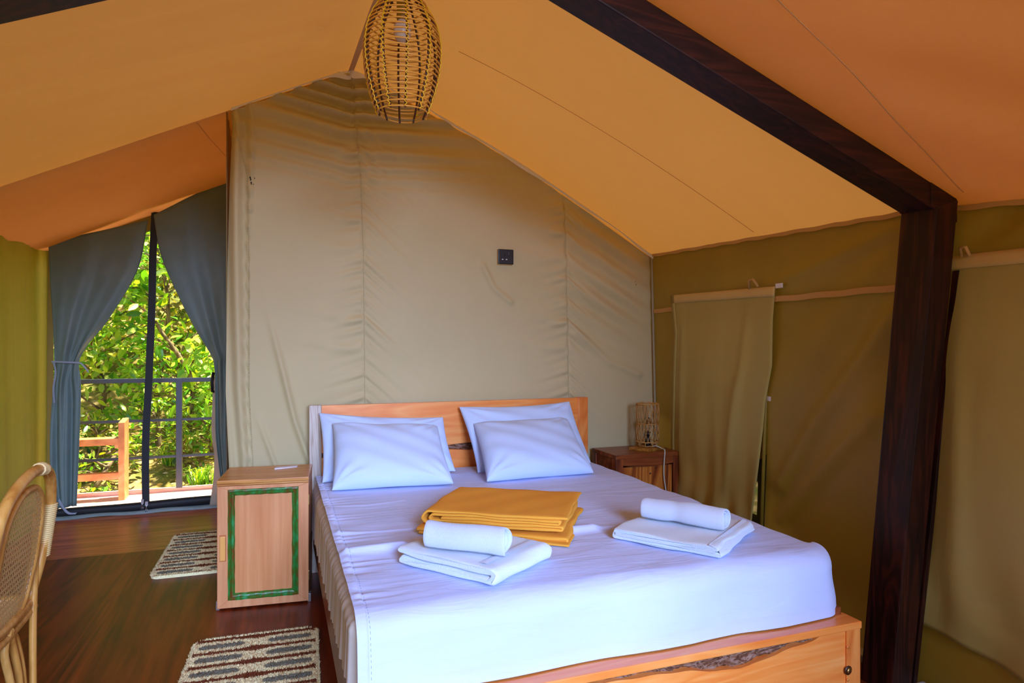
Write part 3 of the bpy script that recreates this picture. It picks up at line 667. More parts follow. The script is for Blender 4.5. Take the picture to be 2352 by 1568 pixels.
# mattress with pleated cover
per = []
x0, x1, y0, y1, rc = .196, 1.995, 1.895, 4.02, .06
def rrect(n):
    pts = []
    for cx, cy, a0 in ((x1-rc, y0+rc, -pi/2), (x1-rc, y1-rc, 0), (x0+rc, y1-rc, pi/2), (x0+rc, y0+rc, pi)):
        for k in range(8): a = a0+pi/2*k/7; pts.append((cx+rc*math.cos(a), cy+rc*math.sin(a), math.cos(a), math.sin(a)))
    P = np.array(pts+[pts[0]]); L_ = np.concatenate([[0], np.cumsum(np.hypot(*np.diff(P[:, :2], axis=0).T))])
    return np.stack([np.interp(np.linspace(0, L_[-1], n, endpoint=False), L_, P[:, c]) for c in range(4)], -1)
Q = rrect(620); zs = np.concatenate([np.linspace(0, .8, 12), [.88, .94, .98, 1.0]]); G = np.zeros((620, len(zs), 3))
for i, (x, y, a, b) in enumerate(Q):
    hem = np.interp(y, [1.9, 4.0], [.372, .292]) if x < .35 else .33
    for j, t in enumerate(zs):
        ins = 0 if t <= .8 else -.045*(1-math.cos((t-.8)/.2*pi/2))
        pl = (.0045*math.sin(y*120+2*math.sin(y*23))+.003*math.sin(y*57+x*30))*(1-t*.75)
        G[i, j] = (x+a*(ins+pl+.006*(1-t)), y+b*(ins+pl), hem+(.568-hem)*t)
mb = MB().grid(G, closed_u=True); mb.add(G[:, -1, :].tolist(), [tuple(range(620))]); 
tag(mb.build('mattress', M['matt']), 'mattress in a pleated cream cover under the white sheet', 'mattress')
# flat sheet over the top, falling over the foot end
ns, nx2 = 300, 190
path = [(3.985, .584), (3.0, .585), (2.3, .585), (2.02, .584)]
for k in range(9):
    a = pi/2*k/8; path.append((1.955-.085*math.sin(a), .50+.084*math.cos(a)))
path += [(1.862, .44), (1.856, .39), (1.853, .348)]
P = np.array(path); L_ = np.concatenate([[0], np.cumsum(np.hypot(*np.diff(P, axis=0).T))])
# denser samples near the foot
ss = L_[-1]*np.linspace(0, 1, ns); py = np.interp(ss, L_, P[:, 0]); pz = np.interp(ss, L_, P[:, 1])
ty = np.gradient(py, ss); tz = np.gradient(pz, ss); nyv, nzv = tz*-1, ty  # normal (y,z)
nyv, nzv = tz, -ty
XSh = np.concatenate([np.linspace(.212, .30, 26), np.linspace(.305, 2.0, nx2-26)])
SS, XX = np.meshgrid(ss, XSh, indexing='ij'); YP = np.interp(SS, ss, py); ZP = np.interp(SS, ss, pz)
D = .0035*waves(XX, SS, 31, 10, (7, 40), .08, .35)+.0025*waves(XX, SS, 33, 8, (14, 60), -.25, .4)
flat = L_[-1]-SS  # distance from the hem at the foot
onTop = np.clip((flat-.30)/.06, 0, 1)
D *= .5+1.2*np.clip((3.6-YP)/.6, 0, 1)
# gathers along the left hem
q = SS*70+3*np.sin(SS*19)+4*(XX-.21)
D += .0045*np.sin(q)*np.exp(-(XX-.24)/.07)*np.clip((XX-.214)/.02, .2, 1)*onTop
D += .0035*((XX < .244)).astype(float)
D -= .0022*np.exp(-((XX-.246)/.004)**2)
sY = lambda y: float(np.interp(-y, -py[:200], ss[:200]))
for pts, w, h in (([(.24, sY(2.02)), (.42, sY(2.07)), (.62, sY(2.02)), (.95, sY(2.03)), (1.25, sY(2.0))], .030, .016), ([(.24, sY(2.27)), (.36, sY(2.25)), (.45, sY(2.19))], .014, .009), ([(.24, sY(2.75)), (.40, sY(2.72)), (.55, sY(2.71))], .010, .007), ([(.24, sY(2.45)), (.34, sY(2.44)), (.48, sY(2.38))], .012, .007), ([(.23, sY(3.2)), (.4, sY(3.18)), (.6, sY(3.22))], .010, .005),
                  ([(1.0, sY(2.12)), (1.3, sY(2.14)), (1.6, sY(2.07)), (1.9, sY(2.12))], .02, .005), ([(1.05, sY(2.28)), (1.25, sY(2.25)), (1.45, sY(2.3))], .015, .004), ([(.6, sY(1.98)), (.72, sY(1.9)), (.8, sY(1.8))], .02, .006)):
    D += h*np.exp(-(dist_poly(XX, SS, pts)/w)**2)
# front drop: soft vertical ripples, hem seam
D += .006*np.sin(XX*11+.6)*(1-onTop)*np.clip((.33-flat)/.2, 0, 1)+.003*waves(XX, SS, 41, 6, (10, 30), pi/2, .3)*(1-onTop)
D -= .0015*np.exp(-((flat-.035)/.004)**2)
D -= .0012*np.exp(-((XX-1.22)/.004)**2)*(1-onTop)
xe = np.where(XX < .30, .0, 0)
cor = np.clip((XX-1.93)/.07, 0, 1)**2*(1-onTop)
GX = XX-.05*cor*np.clip((.3-flat)/.1, 0, 1)*0+.012*np.sin(SS*26)*(XX < .214)*0
drop = np.clip((XX-1.965)/.035, 0, 1)
G = np.stack([GX+.004*np.sin(SS*31)*np.clip((XX-1.9)/.1, 0, 1), YP+np.interp(SS, ss, nyv)*D+.03*cor, ZP+np.interp(SS, ss, nzv)*D-.03*drop**2*onTop], -1)
sh = MB().grid(G).build('bed_sheet', M['sheet']); tag(sh, 'white flat bed sheet hanging over the foot end of the mattress', 'sheet')
mb = MB()  # stitched hem line
for i in range(10, 296, 1):
    if i % 2: continue
    a, b_ = G[i, 11], G[i+1, 11]
    mb.tube([a+np.array((0, -.0006, .0006)), b_+np.array((0, -.0006, .0006))], .0005, 4)
mb.build('hem_stitching', M['ribbon'], sh, kind='stuff')

# pillows
def pillow(TL, TR, BR, BL, T, seed, label, n=44):
    TL, TR, BR, BL = map(Vector, (TL, TR, BR, BL))
    c = (TL+TR+BR+BL)/4; nrm = ((TR-BL).cross(TL-BR)).normalized()
    if nrm.y > 0: nrm = -nrm
    rs = np.random.RandomState(seed); ph = rs.rand(8)*6.28
    out = []
    for side in (1, -1):
        G = np.zeros((n, n, 3))
        for i in range(n):
            for j in range(n):
                u = math.sin((i/(n-1)-.5)*pi*.98)/math.sin(.49*pi); v = math.sin((j/(n-1)-.5)*pi*.98)/math.sin(.49*pi)
                ue = u*(1-.035*(1-v*v)); ve = v*(1-.045*(1-u*u))
                p = TL*((1-ue)*(1+ve)/4)+TR*((1+ue)*(1+ve)/4)+BR*((1+ue)*(1-ve)/4)+BL*((1-ue)*(1-ve)/4)
                h = T*(max(0, (1-abs(u)**3.6)*(1-abs(v)**3.6)))**.42*(1+.12*math.sin(2*u+ph[0])*math.cos(2*v+ph[1]))
                if side < 0: h *= .55
                rad = math.atan2(1-abs(v), 1-abs(u)+1e-6)
                cr = .010*math.sin(rad*13+ph[2]+3*u)*math.exp(-((1-abs(u))**2+(1-abs(v))**2)/.25)+.003*math.sin(u*7+v*11+ph[3])
                e = (1-u*u)*(1-v*v)
                # sag: lower part pushed out
                h += cr*min(1, e*6)
                p = p+nrm*side*h
                sag = -.012*(1-u*u)*max(0, v)**2
                G[i, j] = (p.x, p.y, p.z+sag)
        out.append(G)
    mb = MB(); mb.grid(out[0]); mb.grid(out[1])
    # weld borders by merging doubles at build
    o = mb.build('pillow', M['pillow'])
    bm = bmesh.new(); bm.from_mesh(o.data); bmesh.ops.remove_doubles(bm, verts=bm.verts, dist=.0008); bmesh.ops.recalc_face_normals(bm, faces=bm.faces); bm.to_mesh(o.data); bm.free()
    return tag(o, label, 'pillow', 'white bed pillows')
pillow((.231, 3.985, .962), (.986, 3.985, .908), (1.015, 3.79, .60), (.236, 3.77, .59), .06, 1, 'white pillow leaning on the pale left half of the headboard, behind another')
pillow((.298, 3.865, .908), (.92, 3.86, .866), (.915, 3.46, .598), (.27, 3.52, .598), .095, 2, 'white pillow lying in front of another on the left side of the bed')
pillow((1.09, 3.985, .970), (1.865, 3.985, .982), (1.925, 3.78, .595), (1.135, 3.72, .595), .06, 3, 'white pillow standing tallest against the orange right half of the headboard')
pillow((1.150, 3.865, .872), (1.79, 3.86, .874), (1.785, 3.47, .598), (1.105, 3.45, .598), .095, 4, 'white pillow lying in front of another on the right side of the bed')

# folded cloths
def folded(center, t, v0, v1, nv, Mx, name, mat, parent=None, jit=.004, seed=0, sagf=None):
    """thick cloth: centre line (u,z) swept along v"""
    C_ = np.array(center, float); T = np.gradient(C_, axis=0); T /= np.linalg.norm(T, axis=1)[:, None]+1e-9
    Nn = np.stack([-T[:, 1], T[:, 0]], -1); rs = np.random.RandomState(seed); ph = rs.rand(12)*6.28
    def outline(k):
        A = C_+Nn*k/2; B = C_-Nn*k/2
        e1 = [C_[-1]+T[-1]*k*.4*math.cos(a)+Nn[-1]*k*.5*math.sin(a) for a in (.9, 0, -.9)]
        e0 = [C_[0]-T[0]*k*.4*math.cos(a)+Nn[0]*k*.5*math.sin(a) for a in (-.9, 0, .9)]
        return np.vstack([A, e1, B[::-1], e0])
    vs = np.concatenate([[v0, v0+t*.12], np.linspace(v0+t*.35, v1-t*.35, nv), [v1-t*.12, v1]])
    ks = [t*.55, t*.85]+[t]*nv+[t*.85, t*.55]
    O0 = outline(t); G = np.zeros((len(vs), len(O0), 3))
    for i, (v, k) in enumerate(zip(vs, ks)):
        O = outline(k)
        for j, (u, z) in enumerate(O):
            du = jit*math.sin(v*13+z*90+ph[0])+jit*.5*math.sin(v*37+ph[1]+z*60)
            dv = jit*1.2*math.sin(u*11+z*160+ph[2])+jit*.6*math.sin(u*31+ph[3]+z*120)
            dz = jit*.35*math.sin(u*17+v*13+ph[4])+jit*.25*math.sin(u*29-v*23+ph[5])
            zz = z+dz*min(1, z/.02)
            if sagf: zz = sagf(u, v, zz)
            G[i, j] = Mx @ Vector((u+du, v+dv, zz))
    mb = MB().grid(G, closed_v=True)
    mb.add(G[0].tolist(), [tuple(range(len(O0)))]); mb.add(G[-1].tolist(), [tuple(reversed(range(len(O0))))])
    return mb.build(name, mat, parent)
def arc(cx, cz, r, a0, a1, n=10): return [(cx+r*math.cos(a), cz+r*math.sin(a)) for a in np.linspace(a0, a1, n)]
def line(u0, z0, u1, z1, n=16): return [(u0+(u1-u0)*k/(n-1), z0+(z1-z0)*k/(n-1)) for k in range(n)]
def frame(A, B, z):
    """u axis A->B, v axis 90 deg left of it"""
    A, B = Vector(A+(0,)), Vector(B+(0,)); u = (B-A).normalized(); v = Vector((-u.y, u.x, 0))
    return Matrix(((u.x, v.x, 0, A.x), (u.y, v.y, 0, A.y), (0, 0, 1, z), (0, 0, 0, 1)))
ZT = .590
# mustard blanket
bl = thing('blanket', (1.0, 2.62, ZT), 'folded mustard yellow fleece blanket in the middle of the bed', 'blanket')
Mx = frame((.555, 2.625), (1.068, 2.292), ZT)
p_ = .0115; zb = .027
def zl(k): return zb+p_*(k+.5)
Lb = .605
C_ = line(Lb-.004, zl(5), .03, zl(5), 26)+arc(.03, (zl(5)+zl(1))/2, (zl(5)-zl(1))/2, pi/2, 3*pi/2, 12)[1:]+line(.03, zl(1), Lb-.02, zl(1), 24)[1:]+arc(Lb-.02, (zl(1)+zl(2))/2, p_/2, -pi/2, pi/2, 7)[1:]+line(Lb-.02, zl(2), .05, zl(2), 24)[1:]+arc(.05, (zl(2)+zl(4))/2, p_, -pi/2, -3*pi/2, 9)[1:]+line(.05, zl(4), Lb-.035, zl(4), 24)[1:]+arc(Lb-.035, (zl(4)+zl(3))/2, p_/2, pi/2, -pi/2, 7)[1:]+line(Lb-.035, zl(3), .09, zl(3), 20)[1:]
folded(C_, .0102, 0, .46, 18, Mx, 'upper_fold', M['must'], bl, .0035, 4)
C2 = line(.0, .0075, Lb-.005, .0075, 24)+arc(Lb-.005, .0135, .006, -pi/2, pi/2, 7)[1:]+line(Lb-.005, .0195, -.01, .0195, 24)[1:]
folded(C2, .0115, -.022, .465, 18, Mx, 'lower_fold', M['must'], bl, .005, 9)
C3 = line(.40, .006, Lb+.012, .006, 16)
folded(C3, .0105, -.06, .10, 8, Mx, 'loose_corner', M['must'], bl, .004, 12)
# left folded towel and its rolled towel
t1 = thing('folded_towel', (.66, 2.2, ZT), 'thick folded white terry towel in front of the mustard blanket', 'towel', group='white towels on the bed')
Mx = frame((.405, 2.285), (.655, 1.93), ZT); Lt = .42
C_ = line(.012, .0145, Lt-.022, .0145, 20)+arc(Lt-.022, .030, .0155, -pi/2, pi/2, 9)[1:]+line(Lt-.022, .0455, .0, .0455, 20)[1:]
folded(C_, .027, 0, .345, 16, Mx, 'towel_layer', M['terry'], t1, .004, 2)
mb = MB(); G = np.zeros((20, 3, 3))
for i, k in enumerate(np.linspace(.0, 1, 20)):
    for j, w in enumerate((-.5, 0, .5)):
        v = .30*k+.02; u = .36+.028*w-.0*k; G[i, j] = Mx @ Vector((u, v, .0632+.0012*(j == 1)))
MB().grid(G).build('woven_band', M['terry_s'], t1)
def roll(A, B, z, r, name, label, seed, mat, flat=1.0):
    A = Vector((A[0], A[1], z)); B = Vector((B[0], B[1], z)); u = (B-A).normalized(); s_ = Vector((-u.y, u.x, 0)); Ln = (B-A).length
    o = thing(name, ((A+B)/2-Vector((0, 0, r)))[:], label, 'towel', group='white towels on the bed')
    # spiral cross-section in (side, up)
    n = 90; t = .0088; C_ = []
    for k in range(n):
        a = k/(n-1)*2*pi*3.4; rad = (r-.005)-(r-.012)*(k/(n-1))**1.05
        C_.append((rad*math.cos(-a-2.2), rad*math.sin(-a-2.2)*flat))
    Mx = Matrix(((s_.x, u.x, 0, A.x), (s_.y, u.y, 0, A.y), (0, 0, 1, z), (0, 0, 0, 1)))
    rs = np.random.RandomState(seed); ph = rs.rand(8)*6.28
    C_ = np.array(C_); T = np.gradient(C_, axis=0); T /= np.linalg.norm(T, axis=1)[:, None]; Nn = np.stack([-T[:, 1], T[:, 0]], -1)
    vs = np.concatenate([[0, .003], np.linspace(.01, Ln-.01, 22), [Ln-.003, Ln]]); ks = [t*.5, t*.8]+[t]*22+[t*.8, t*.5]
    m_ = 2*n; G = np.zeros((len(vs), m_, 3))
    for i, (v, k) in enumerate(zip(vs, ks)):
        O = np.vstack([C_+Nn*k/2, (C_-Nn*k/2)[::-1]])
        for j, (a, b_) in enumerate(O):
            fr = (j if j < n else 2*n-1-j)/(n-1)
            sc = 1+.05*math.sin(v*11+ph[0])-.10*math.exp(-((v-Ln*.42)/.03)**2)*(flat < 1)
            push = .018*fr**1.0*(1 if v > Ln/2 else -1)*(-abs(v/Ln-.5)*2)**1 if False else 0
            vv = v-(.020*fr*(v/Ln)-.010*fr*(1-v/Ln))+.004*math.sin(a*60+ph[1])+.003*math.sin(fr*40)*(v/Ln)
            G[i, j] = Mx @ Vector((a*sc+.003*math.sin(v*19+ph[2]), vv, b_*sc+.002*math.sin(v*23+ph[3])))
    mb = MB().grid(G, closed_v=True); mb.add(G[0].tolist(), [tuple(range(m_))]); mb.add(G[-1].tolist(), [tuple(reversed(range(m_)))])
    mb.build('rolled_cloth', mat, o)
    # plush outer hem
    return o
roll((.500, 2.245), (.730, 2.052), ZT+.056+.052, .052, 'rolled_towel', 'plump rolled white towel resting on the folded towel in front of the blanket', 3, M['terry_s'])
t2 = thing('folded_towel', (1.55, 2.22, ZT), 'thin folded white terry towel with flat hem at the right side of the bed', 'towel', group='white towels on the bed')
Mx = frame((1.258, 2.292), (1.500, 1.935), ZT); Lt = .43
C_ = line(Lt, .009, .02, .009, 20)+arc(.02, .020, .011, -pi/2, -3*pi/2, 9)[1:]+line(.02, .031, Lt-.008, .031, 20)[1:]
folded(C_, .0185, 0, .43, 16, Mx, 'towel_layer', M['terry'], t2, .005, 7)
G = np.zeros((20, 3, 3))
for i, u in enumerate(np.linspace(.02, Lt-.01, 20)):
    for j, w in enumerate((0, .5, 1)): G[i, j] = Mx @ Vector((u, -.004-.003*math.sin(u*15), .016+.013*w))
MB().grid(G).build('woven_band', M['terry_s'], t2)
G = np.zeros((20, 4, 3))
for i, v in enumerate(np.linspace(0, .43, 20)):
    for j, w in enumerate((0, .33, .66, 1)): G[i, j] = Mx @ Vector((Lt+.008-.045*w**2, v, .012+.032*w**.7))
MB().grid(G).build('woven_band', M['terry_s'], t2)
roll((1.465, 2.375), (1.665, 2.095), ZT+.038+.049, .050, 'rolled_towel', 'loosely rolled white towel with a dented middle on the right folded towel', 8, M['terry_s'], .93)

# ------------------------------------------------------------------ left cabinet
cab = thing('bedside_cabinet', (-.068, 3.60, 0), 'light wooden bedside cabinet with flaking green moulding on its door', 'cabinet', rz=-math.radians(5.5))
w, dpt, hgt = .448, .375, .668; hw = w/2
k = dict(parent=cab, local=True)
mb = MB(); mb.box((-hw, .02, .012), (-hw+.018, dpt, hgt-.022)); mb.box((hw-.018, .02, .012), (hw, dpt, hgt-.022)); mb.box((-hw+.018, dpt-.012, .012), (hw-.018, dpt, hgt-.022)); mb.box((-hw+.018, .02, .012), (hw-.018, dpt, .03))
mb.build('carcass', M['cab'], **k)
MB().box((-hw-.002, -.004, hgt-.020), (hw+.002, dpt+.002, hgt)).build('top_panel', M['cabtop'], bevel=.004, **k)
MB().box((-hw-.001, -.002, hgt-.029), (hw+.001, .02, hgt-.021)).build('top_lip', M['cabtop'], bevel=.002, **k)
dd_ = MB(); y0d, y1d = 0, .022; zt, zb_ = hgt-.031, .010; fx0, fx1, fz0, fz1 = -.172, .172, .050, .618
O = [(-hw, zb_), (hw, zb_), (hw, zt), (-hw, zt)]; I = [(fx0, fz0), (fx1, fz0), (fx1, fz1), (fx0, fz1)]
for a in range(4):
    b_ = (a+1) % 4; q = [O[a], O[b_], I[b_], I[a]]; g = .0004
    dd_.hexa([(x, y0d, z) for x, z in q], [(x, y1d, z) for x, z in q])
door = dd_.build('door', M['cab'], bevel=.0015, seg=1, **k)
kd = dict(parent=door, local=True)
MB().box((fx0+.01, .009, fz0+.01), (fx1-.01, .018, fz1-.01)).build('door_panel', M['cabp'], **kd)
def mould(side):
    """mitred stepped moulding"""
    prof = [(0, 0), (.0, -.007), (.008, -.010), (.014, -.004), (.019, -.009), (.026, -.006), (.032, .004), (.032, .012), (0, .012)]
    P = [(fx0, fz0), (fx1, fz0), (fx1, fz1), (fx0, fz1)]; a, b_ = P[side], P[(side+1) % 4]
    inx = {0: (0, 1), 1: (-1, 0), 2: (0, -1), 3: (1, 0)}[side]; al = ((b_[0]-a[0]), (b_[1]-a[1])); ln = math.hypot(*al); al = (al[0]/ln, al[1]/ln)
    G = np.zeros((12, len(prof), 3))
    for i in range(12):
        t = i/11
        for j, (o_, y) in enumerate(prof):
            s0 = o_; s1 = ln-o_; s_ = s0+(s1-s0)*t; wob = .0012*math.sin(i*2.3+side*3+j)
            G[i, j] = (a[0]+al[0]*s_+inx[0]*(o_+wob), y+.002, a[1]+al[1]*s_+inx[1]*(o_+wob))
    mb = MB().grid(G, closed_v=True); mb.sm = [False]*len(mb.f); return mb
for s_ in range(4): mould(s_).build('green_moulding', M['green'], label='flaking green painted moulding', **kd)
# recessed finger pull
mb = MB(); mb.box((-.212, -.0015, .252), (-.181, .001, .388)); mb.build('handle_recess', plain('recess_wood', lin(176,98,44), .5), bevel=.002, **kd)
MB().box((-.2105, -.008, .257), (-.184, .0, .382)).build('handle', M['handle'], bevel=.003, label='orange wooden finger pull', **kd)
for z in (.12, .52): MB().box((hw-.001, -.001, z), (hw+.003, .02, z+.05)).build('hinge', M['brass'], bevel=.001, **k)
for x in (-hw-.008, hw-.006): MB().box((x, .01, 0), (x+.018, .05, .045)).build('foot_pad', M['pad'], bevel=.003, **k)
tag(MB().hexa([(-.015, 3.845, .6685), (.105, 3.878, .6685), (.113, 3.925, .6685), (-.01, 3.89, .6685)], [(-.015, 3.845, .674), (.105, 3.878, .671), (.113, 3.925, .671), (-.01, 3.89, .674)]).build('paper_card', M['paper']), 'white paper card lying on top of the light cabinet', 'card')
# ------------------------------------------------------------------ right nightstand
ns_ = thing('nightstand', (2.34, 3.92, 0), 'dark reddish wooden nightstand on the right of the bed', 'nightstand')
xa, xb_, ya, yb_, zt = 2.092, 2.592, 3.75, 4.09, .638
MB().box((xa, ya, zt-.028), (xb_, yb_, zt)).build('top_panel', M['ns'], ns_, bevel=.003)
for x in (xa, xb_-.055): MB().box((x, ya, 0), (x+.055, ya+.055, zt-.028)).build('leg', M['nsz'], ns_, bevel=.002)
for x in (xa, xb_-.055): MB().box((x, yb_-.055, 0), (x+.055, yb_, zt-.028)).build('leg', M['nsz'], ns_, bevel=.002)
for x in (xa+.008, xb_-.025): MB().box((x, ya+.055, .08), (x+.018, yb_-.055, zt-.028)).build('side_panel', M['ns'], ns_)
liveboard(xa+.055, xb_-.055, ya+.004, ya+.03, .4, zt-.028, lambda x: .560-.018*math.cos((x-2.342)*7.5)+.008, 'bottom', 'drawer_rail', M['ns'], ns_)
dn = MB().box((xa+.060, ya+.012, .10), (xb_-.062, ya+.032, .552)).build('door', M['nsd'], ns_, bevel=.002)
for (x, z) in ((2.405, .535), (2.36, .50), (2.21, .49)):
    mb = MB().lathe([(.007, 0), (.006, .002)], (0, 0, 0), 10); Mp = Matrix.Translation((x, ya+.0125, z)) @ Matrix.Rotation(pi/2, 4, 'X'); mb.v = [tuple(Mp @ Vector(p)) for p in mb.v]; mb.build('knot', M['wick2'], dn)
MB().box((xa+.055, ya+.02, .06), (xb_-.055, ya+.05, .10)).build('lower_rail', M['ns'], ns_)
mb = MB().box((xa+.05, yb_-.02, .08), (xb_-.05, yb_-.005, zt-.028)); mb.build('back_panel', M['ns'], ns_)

# ------------------------------------------------------------------ table lamp
lx, ly, lz = 2.445, 3.93, .638
lamp = thing('table_lamp', (lx, ly, lz), 'wicker table lamp with clear bulb on the dark nightstand', 'lamp')
Mq = Matrix.Translation((lx-.02, ly-.02, lz)) @ Matrix.Rotation(math.radians(28), 4, 'Z')
MB().box((-.095, -.085, 0), (.095, .085, .018), Mq).build('base_board', wood('lamp_board', lin(120,72,24), lin(170,116,40), lin(200,150,60), (1, 10, 10), .45), lamp, bevel=.003)
cx, cy = lx, ly; rl = .077; z0, z1, zm = lz+.052, lz+.315, lz+.178
sh_ = MB()
for side in (1, -1):
    for s0, s1 in ((z0, zm), (zm, z1)):
        for k_ in range(18):
            a0 = 2*pi*(k_+.25*(s0 == zm))/18; a1 = a0+side*.42
            pts = []
            for t in np.linspace(0, 1, 7):
                a = a0+(a1-a0)*t; bl_ = rl*(1+.03*math.sin(pi*t))-.0025*(side > 0); pts.append((cx+bl_*math.cos(a), cy+bl_*math.sin(a), s0+(s1-s0)*t))
            sh_.tube(pts, .0021, 5)
shade = sh_.build('wicker_shade', M['lampw'], lamp, kind='stuff')
for nm, z, r_, rad in (('rim_ring', z1, .0052, rl), ('middle_ring', zm, .003, rl*1.0), ('lower_ring', z0, .0045, rl*1.02), ('foot_ring', lz+.024, .0032, rl*.82)):
    MB().tube([(cx+rad*math.cos(a), cy+rad*math.sin(a), z+.002*math.sin(9*a)) for a in np.linspace(0, 2*pi, 40, endpoint=False)], r_, 6, closed=True).build(nm, M['lampw'], lamp)
for k_ in range(8):
    a = 2*pi*k_/8; MB().tube([(cx+rl*.8*math.cos(a), cy+rl*.8*math.sin(a), lz+.018), (cx+rl*.9*math.cos(a), cy+rl*.9*math.sin(a), z0)], .0032, 6).build('strut', M['lampw'], lamp)
MB().lathe([(.022, 0), (.024, .03), (.017, .035), (.017, .075), (.02, .078), (.02, .10)], (cx, cy, lz+.018), 18).build('bulb_holder', M['bk_plastic'], lamp)
MB().lathe([(.013, 0), (.014, .012), (.022, .035), (.031, .062), (.030, .08), (.019, .098), (.004, .104)], (cx, cy, lz+.116), 24).build('bulb', M['glass'], lamp, label='clear glass bulb')
MB().lathe([(.006, 0), (.006, .02), (.002, .03), (.002, .055)], (cx, cy, lz+.118), 10).build('filament', M['chrome'], lamp)
MB().tube(spline([(cx, cy-.06, lz+.024), (cx+.01, cy-.09, lz+.032), (2.475, 3.80, lz+.020), (2.470, 3.755, lz+.012), (2.455, 3.738, lz-.05), (2.452, 3.738, lz-.15), (2.47, 3.735, lz-.28), (2.50, 3.735, .15), (2.52, 3.735, .01)], 50), .0042, 8).build('power_cord', M['cord'], lamp)

# ------------------------------------------------------------------ wall socket
sx, sz = 1.4595, 1.966; sy = part_y(sx, sz)-.012
so = thing('wall_socket', (sx, sy, sz-.05), 'black square power socket mounted on the beige partition', 'socket')
MB().box((sx-.0555, sy-.012, sz-.0515), (sx+.0535, sy+.004, sz+.0495)).build('face_plate', M['bk_plastic'], so, bevel=.004)
MB().box((sx-.058, sy+.002, sz-.056), (sx+.05, sy+.03, sz+.047)).build('back_box', M['band'], so, bevel=.002)
dk = plain('socket_hole', (.002, .002, .002, 1), .8)
for (x, z, a, b_) in ((-.012, .008, .003, .009), (-.026, -.020, .005, .003), (.002, -.020, .005, .003)):
    MB().box((sx+x-a, sy-.0128, sz+z-b_), (sx+x+a, sy-.010, sz+z+b_)).build('pin_slot', dk if b_ > .005 else M['paper'], so)
MB().box((sx+.016, sy-.0165, sz+.006), (sx+.034, sy-.011, sz+.030)).build('switch', M['bk_plastic'], so, bevel=.002)

# ------------------------------------------------------------------ pendant lamp
px_, py_ = .428, 2.345
pend = thing('pendant_lamp', (px_, py_, 2.2), 'woven rattan pendant lamp hanging from the tent ridge', 'lamp')
prof = [(2.203, .088), (2.25, .106), (2.32, .126), (2.39, .137), (2.45, .138), (2.51, .128), (2.57, .102), (2.62, .068), (2.655, .044)]
rz_ = lambda z: float(np.interp(z, [a for a, _ in prof], [b for _, b in prof]))
sp = spline(prof, 60); rzs = lambda z: float(np.interp(z, sp[:, 0], sp[:, 1]))
zr = np.linspace(2.206, 2.65, 26)
for i, z in enumerate(zr):
    r_ = rzs(z); ph = R.random()*6
    MB().tube([(px_+(r_+.0015*math.sin(3*a+ph))*math.cos(a), py_+(r_+.0015*math.sin(3*a+ph))*math.sin(a), z+.0022*math.sin(2*a+ph)) for a in np.linspace(0, 2*pi, 44, endpoint=False)], .0031, 6, closed=True).build('rattan_ring', M['wick'], pend)
for k_ in range(10):
    a = 2*pi*k_/10+.25
    MB().tube([(px_+(rzs(z)-.005)*math.cos(a), py_+(rzs(z)-.005)*math.sin(a), z) for z in np.linspace(2.20, 2.655, 24)], .0040, 5).build('rib', M['wick2'], pend)
    pts = []
    for i, z in enumerate(np.linspace(2.203, 2.652, 52)):
        s_ = (1 if i % 2 else -1)*.0048; r_ = rzs(z)+(.0046 if i % 4 in (0, 1) else .003)
        pts.append((px_+r_*math.cos(a)-s_*math.sin(a), py_+r_*math.sin(a)+s_*math.cos(a), z))
    MB().tube(pts, .0024, 5).build('yellow_binding', M['bind'], pend)
MB().lathe([(.034, 0), (.033, .01), (.05, .02), (.046, .024)], (px_, py_, 2.648), 24).build('top_cap', M['wick2'], pend)
MB().lathe([(.019, 0), (.021, .01), (.021, .09), (.012, .10), (.012, .11)], (px_, py_, 2.545), 20).build('bulb_socket', M['sock_y'], pend)
MB().lathe([(.004, -.075), (.018, -.070), (.029, -.055), (.033, -.035), (.030, -.015), (.020, 0), (.014, .012)], (px_, py_, 2.54), 24).build('bulb', M['glass_bulb'], pend, label='frosted globe bulb')
MB().tube([(px_, py_, 2.65), (px_, py_, float(roof(px_, py_))-.01)], .004, 6).build('hanging_cord', M['bk_plastic'], pend)

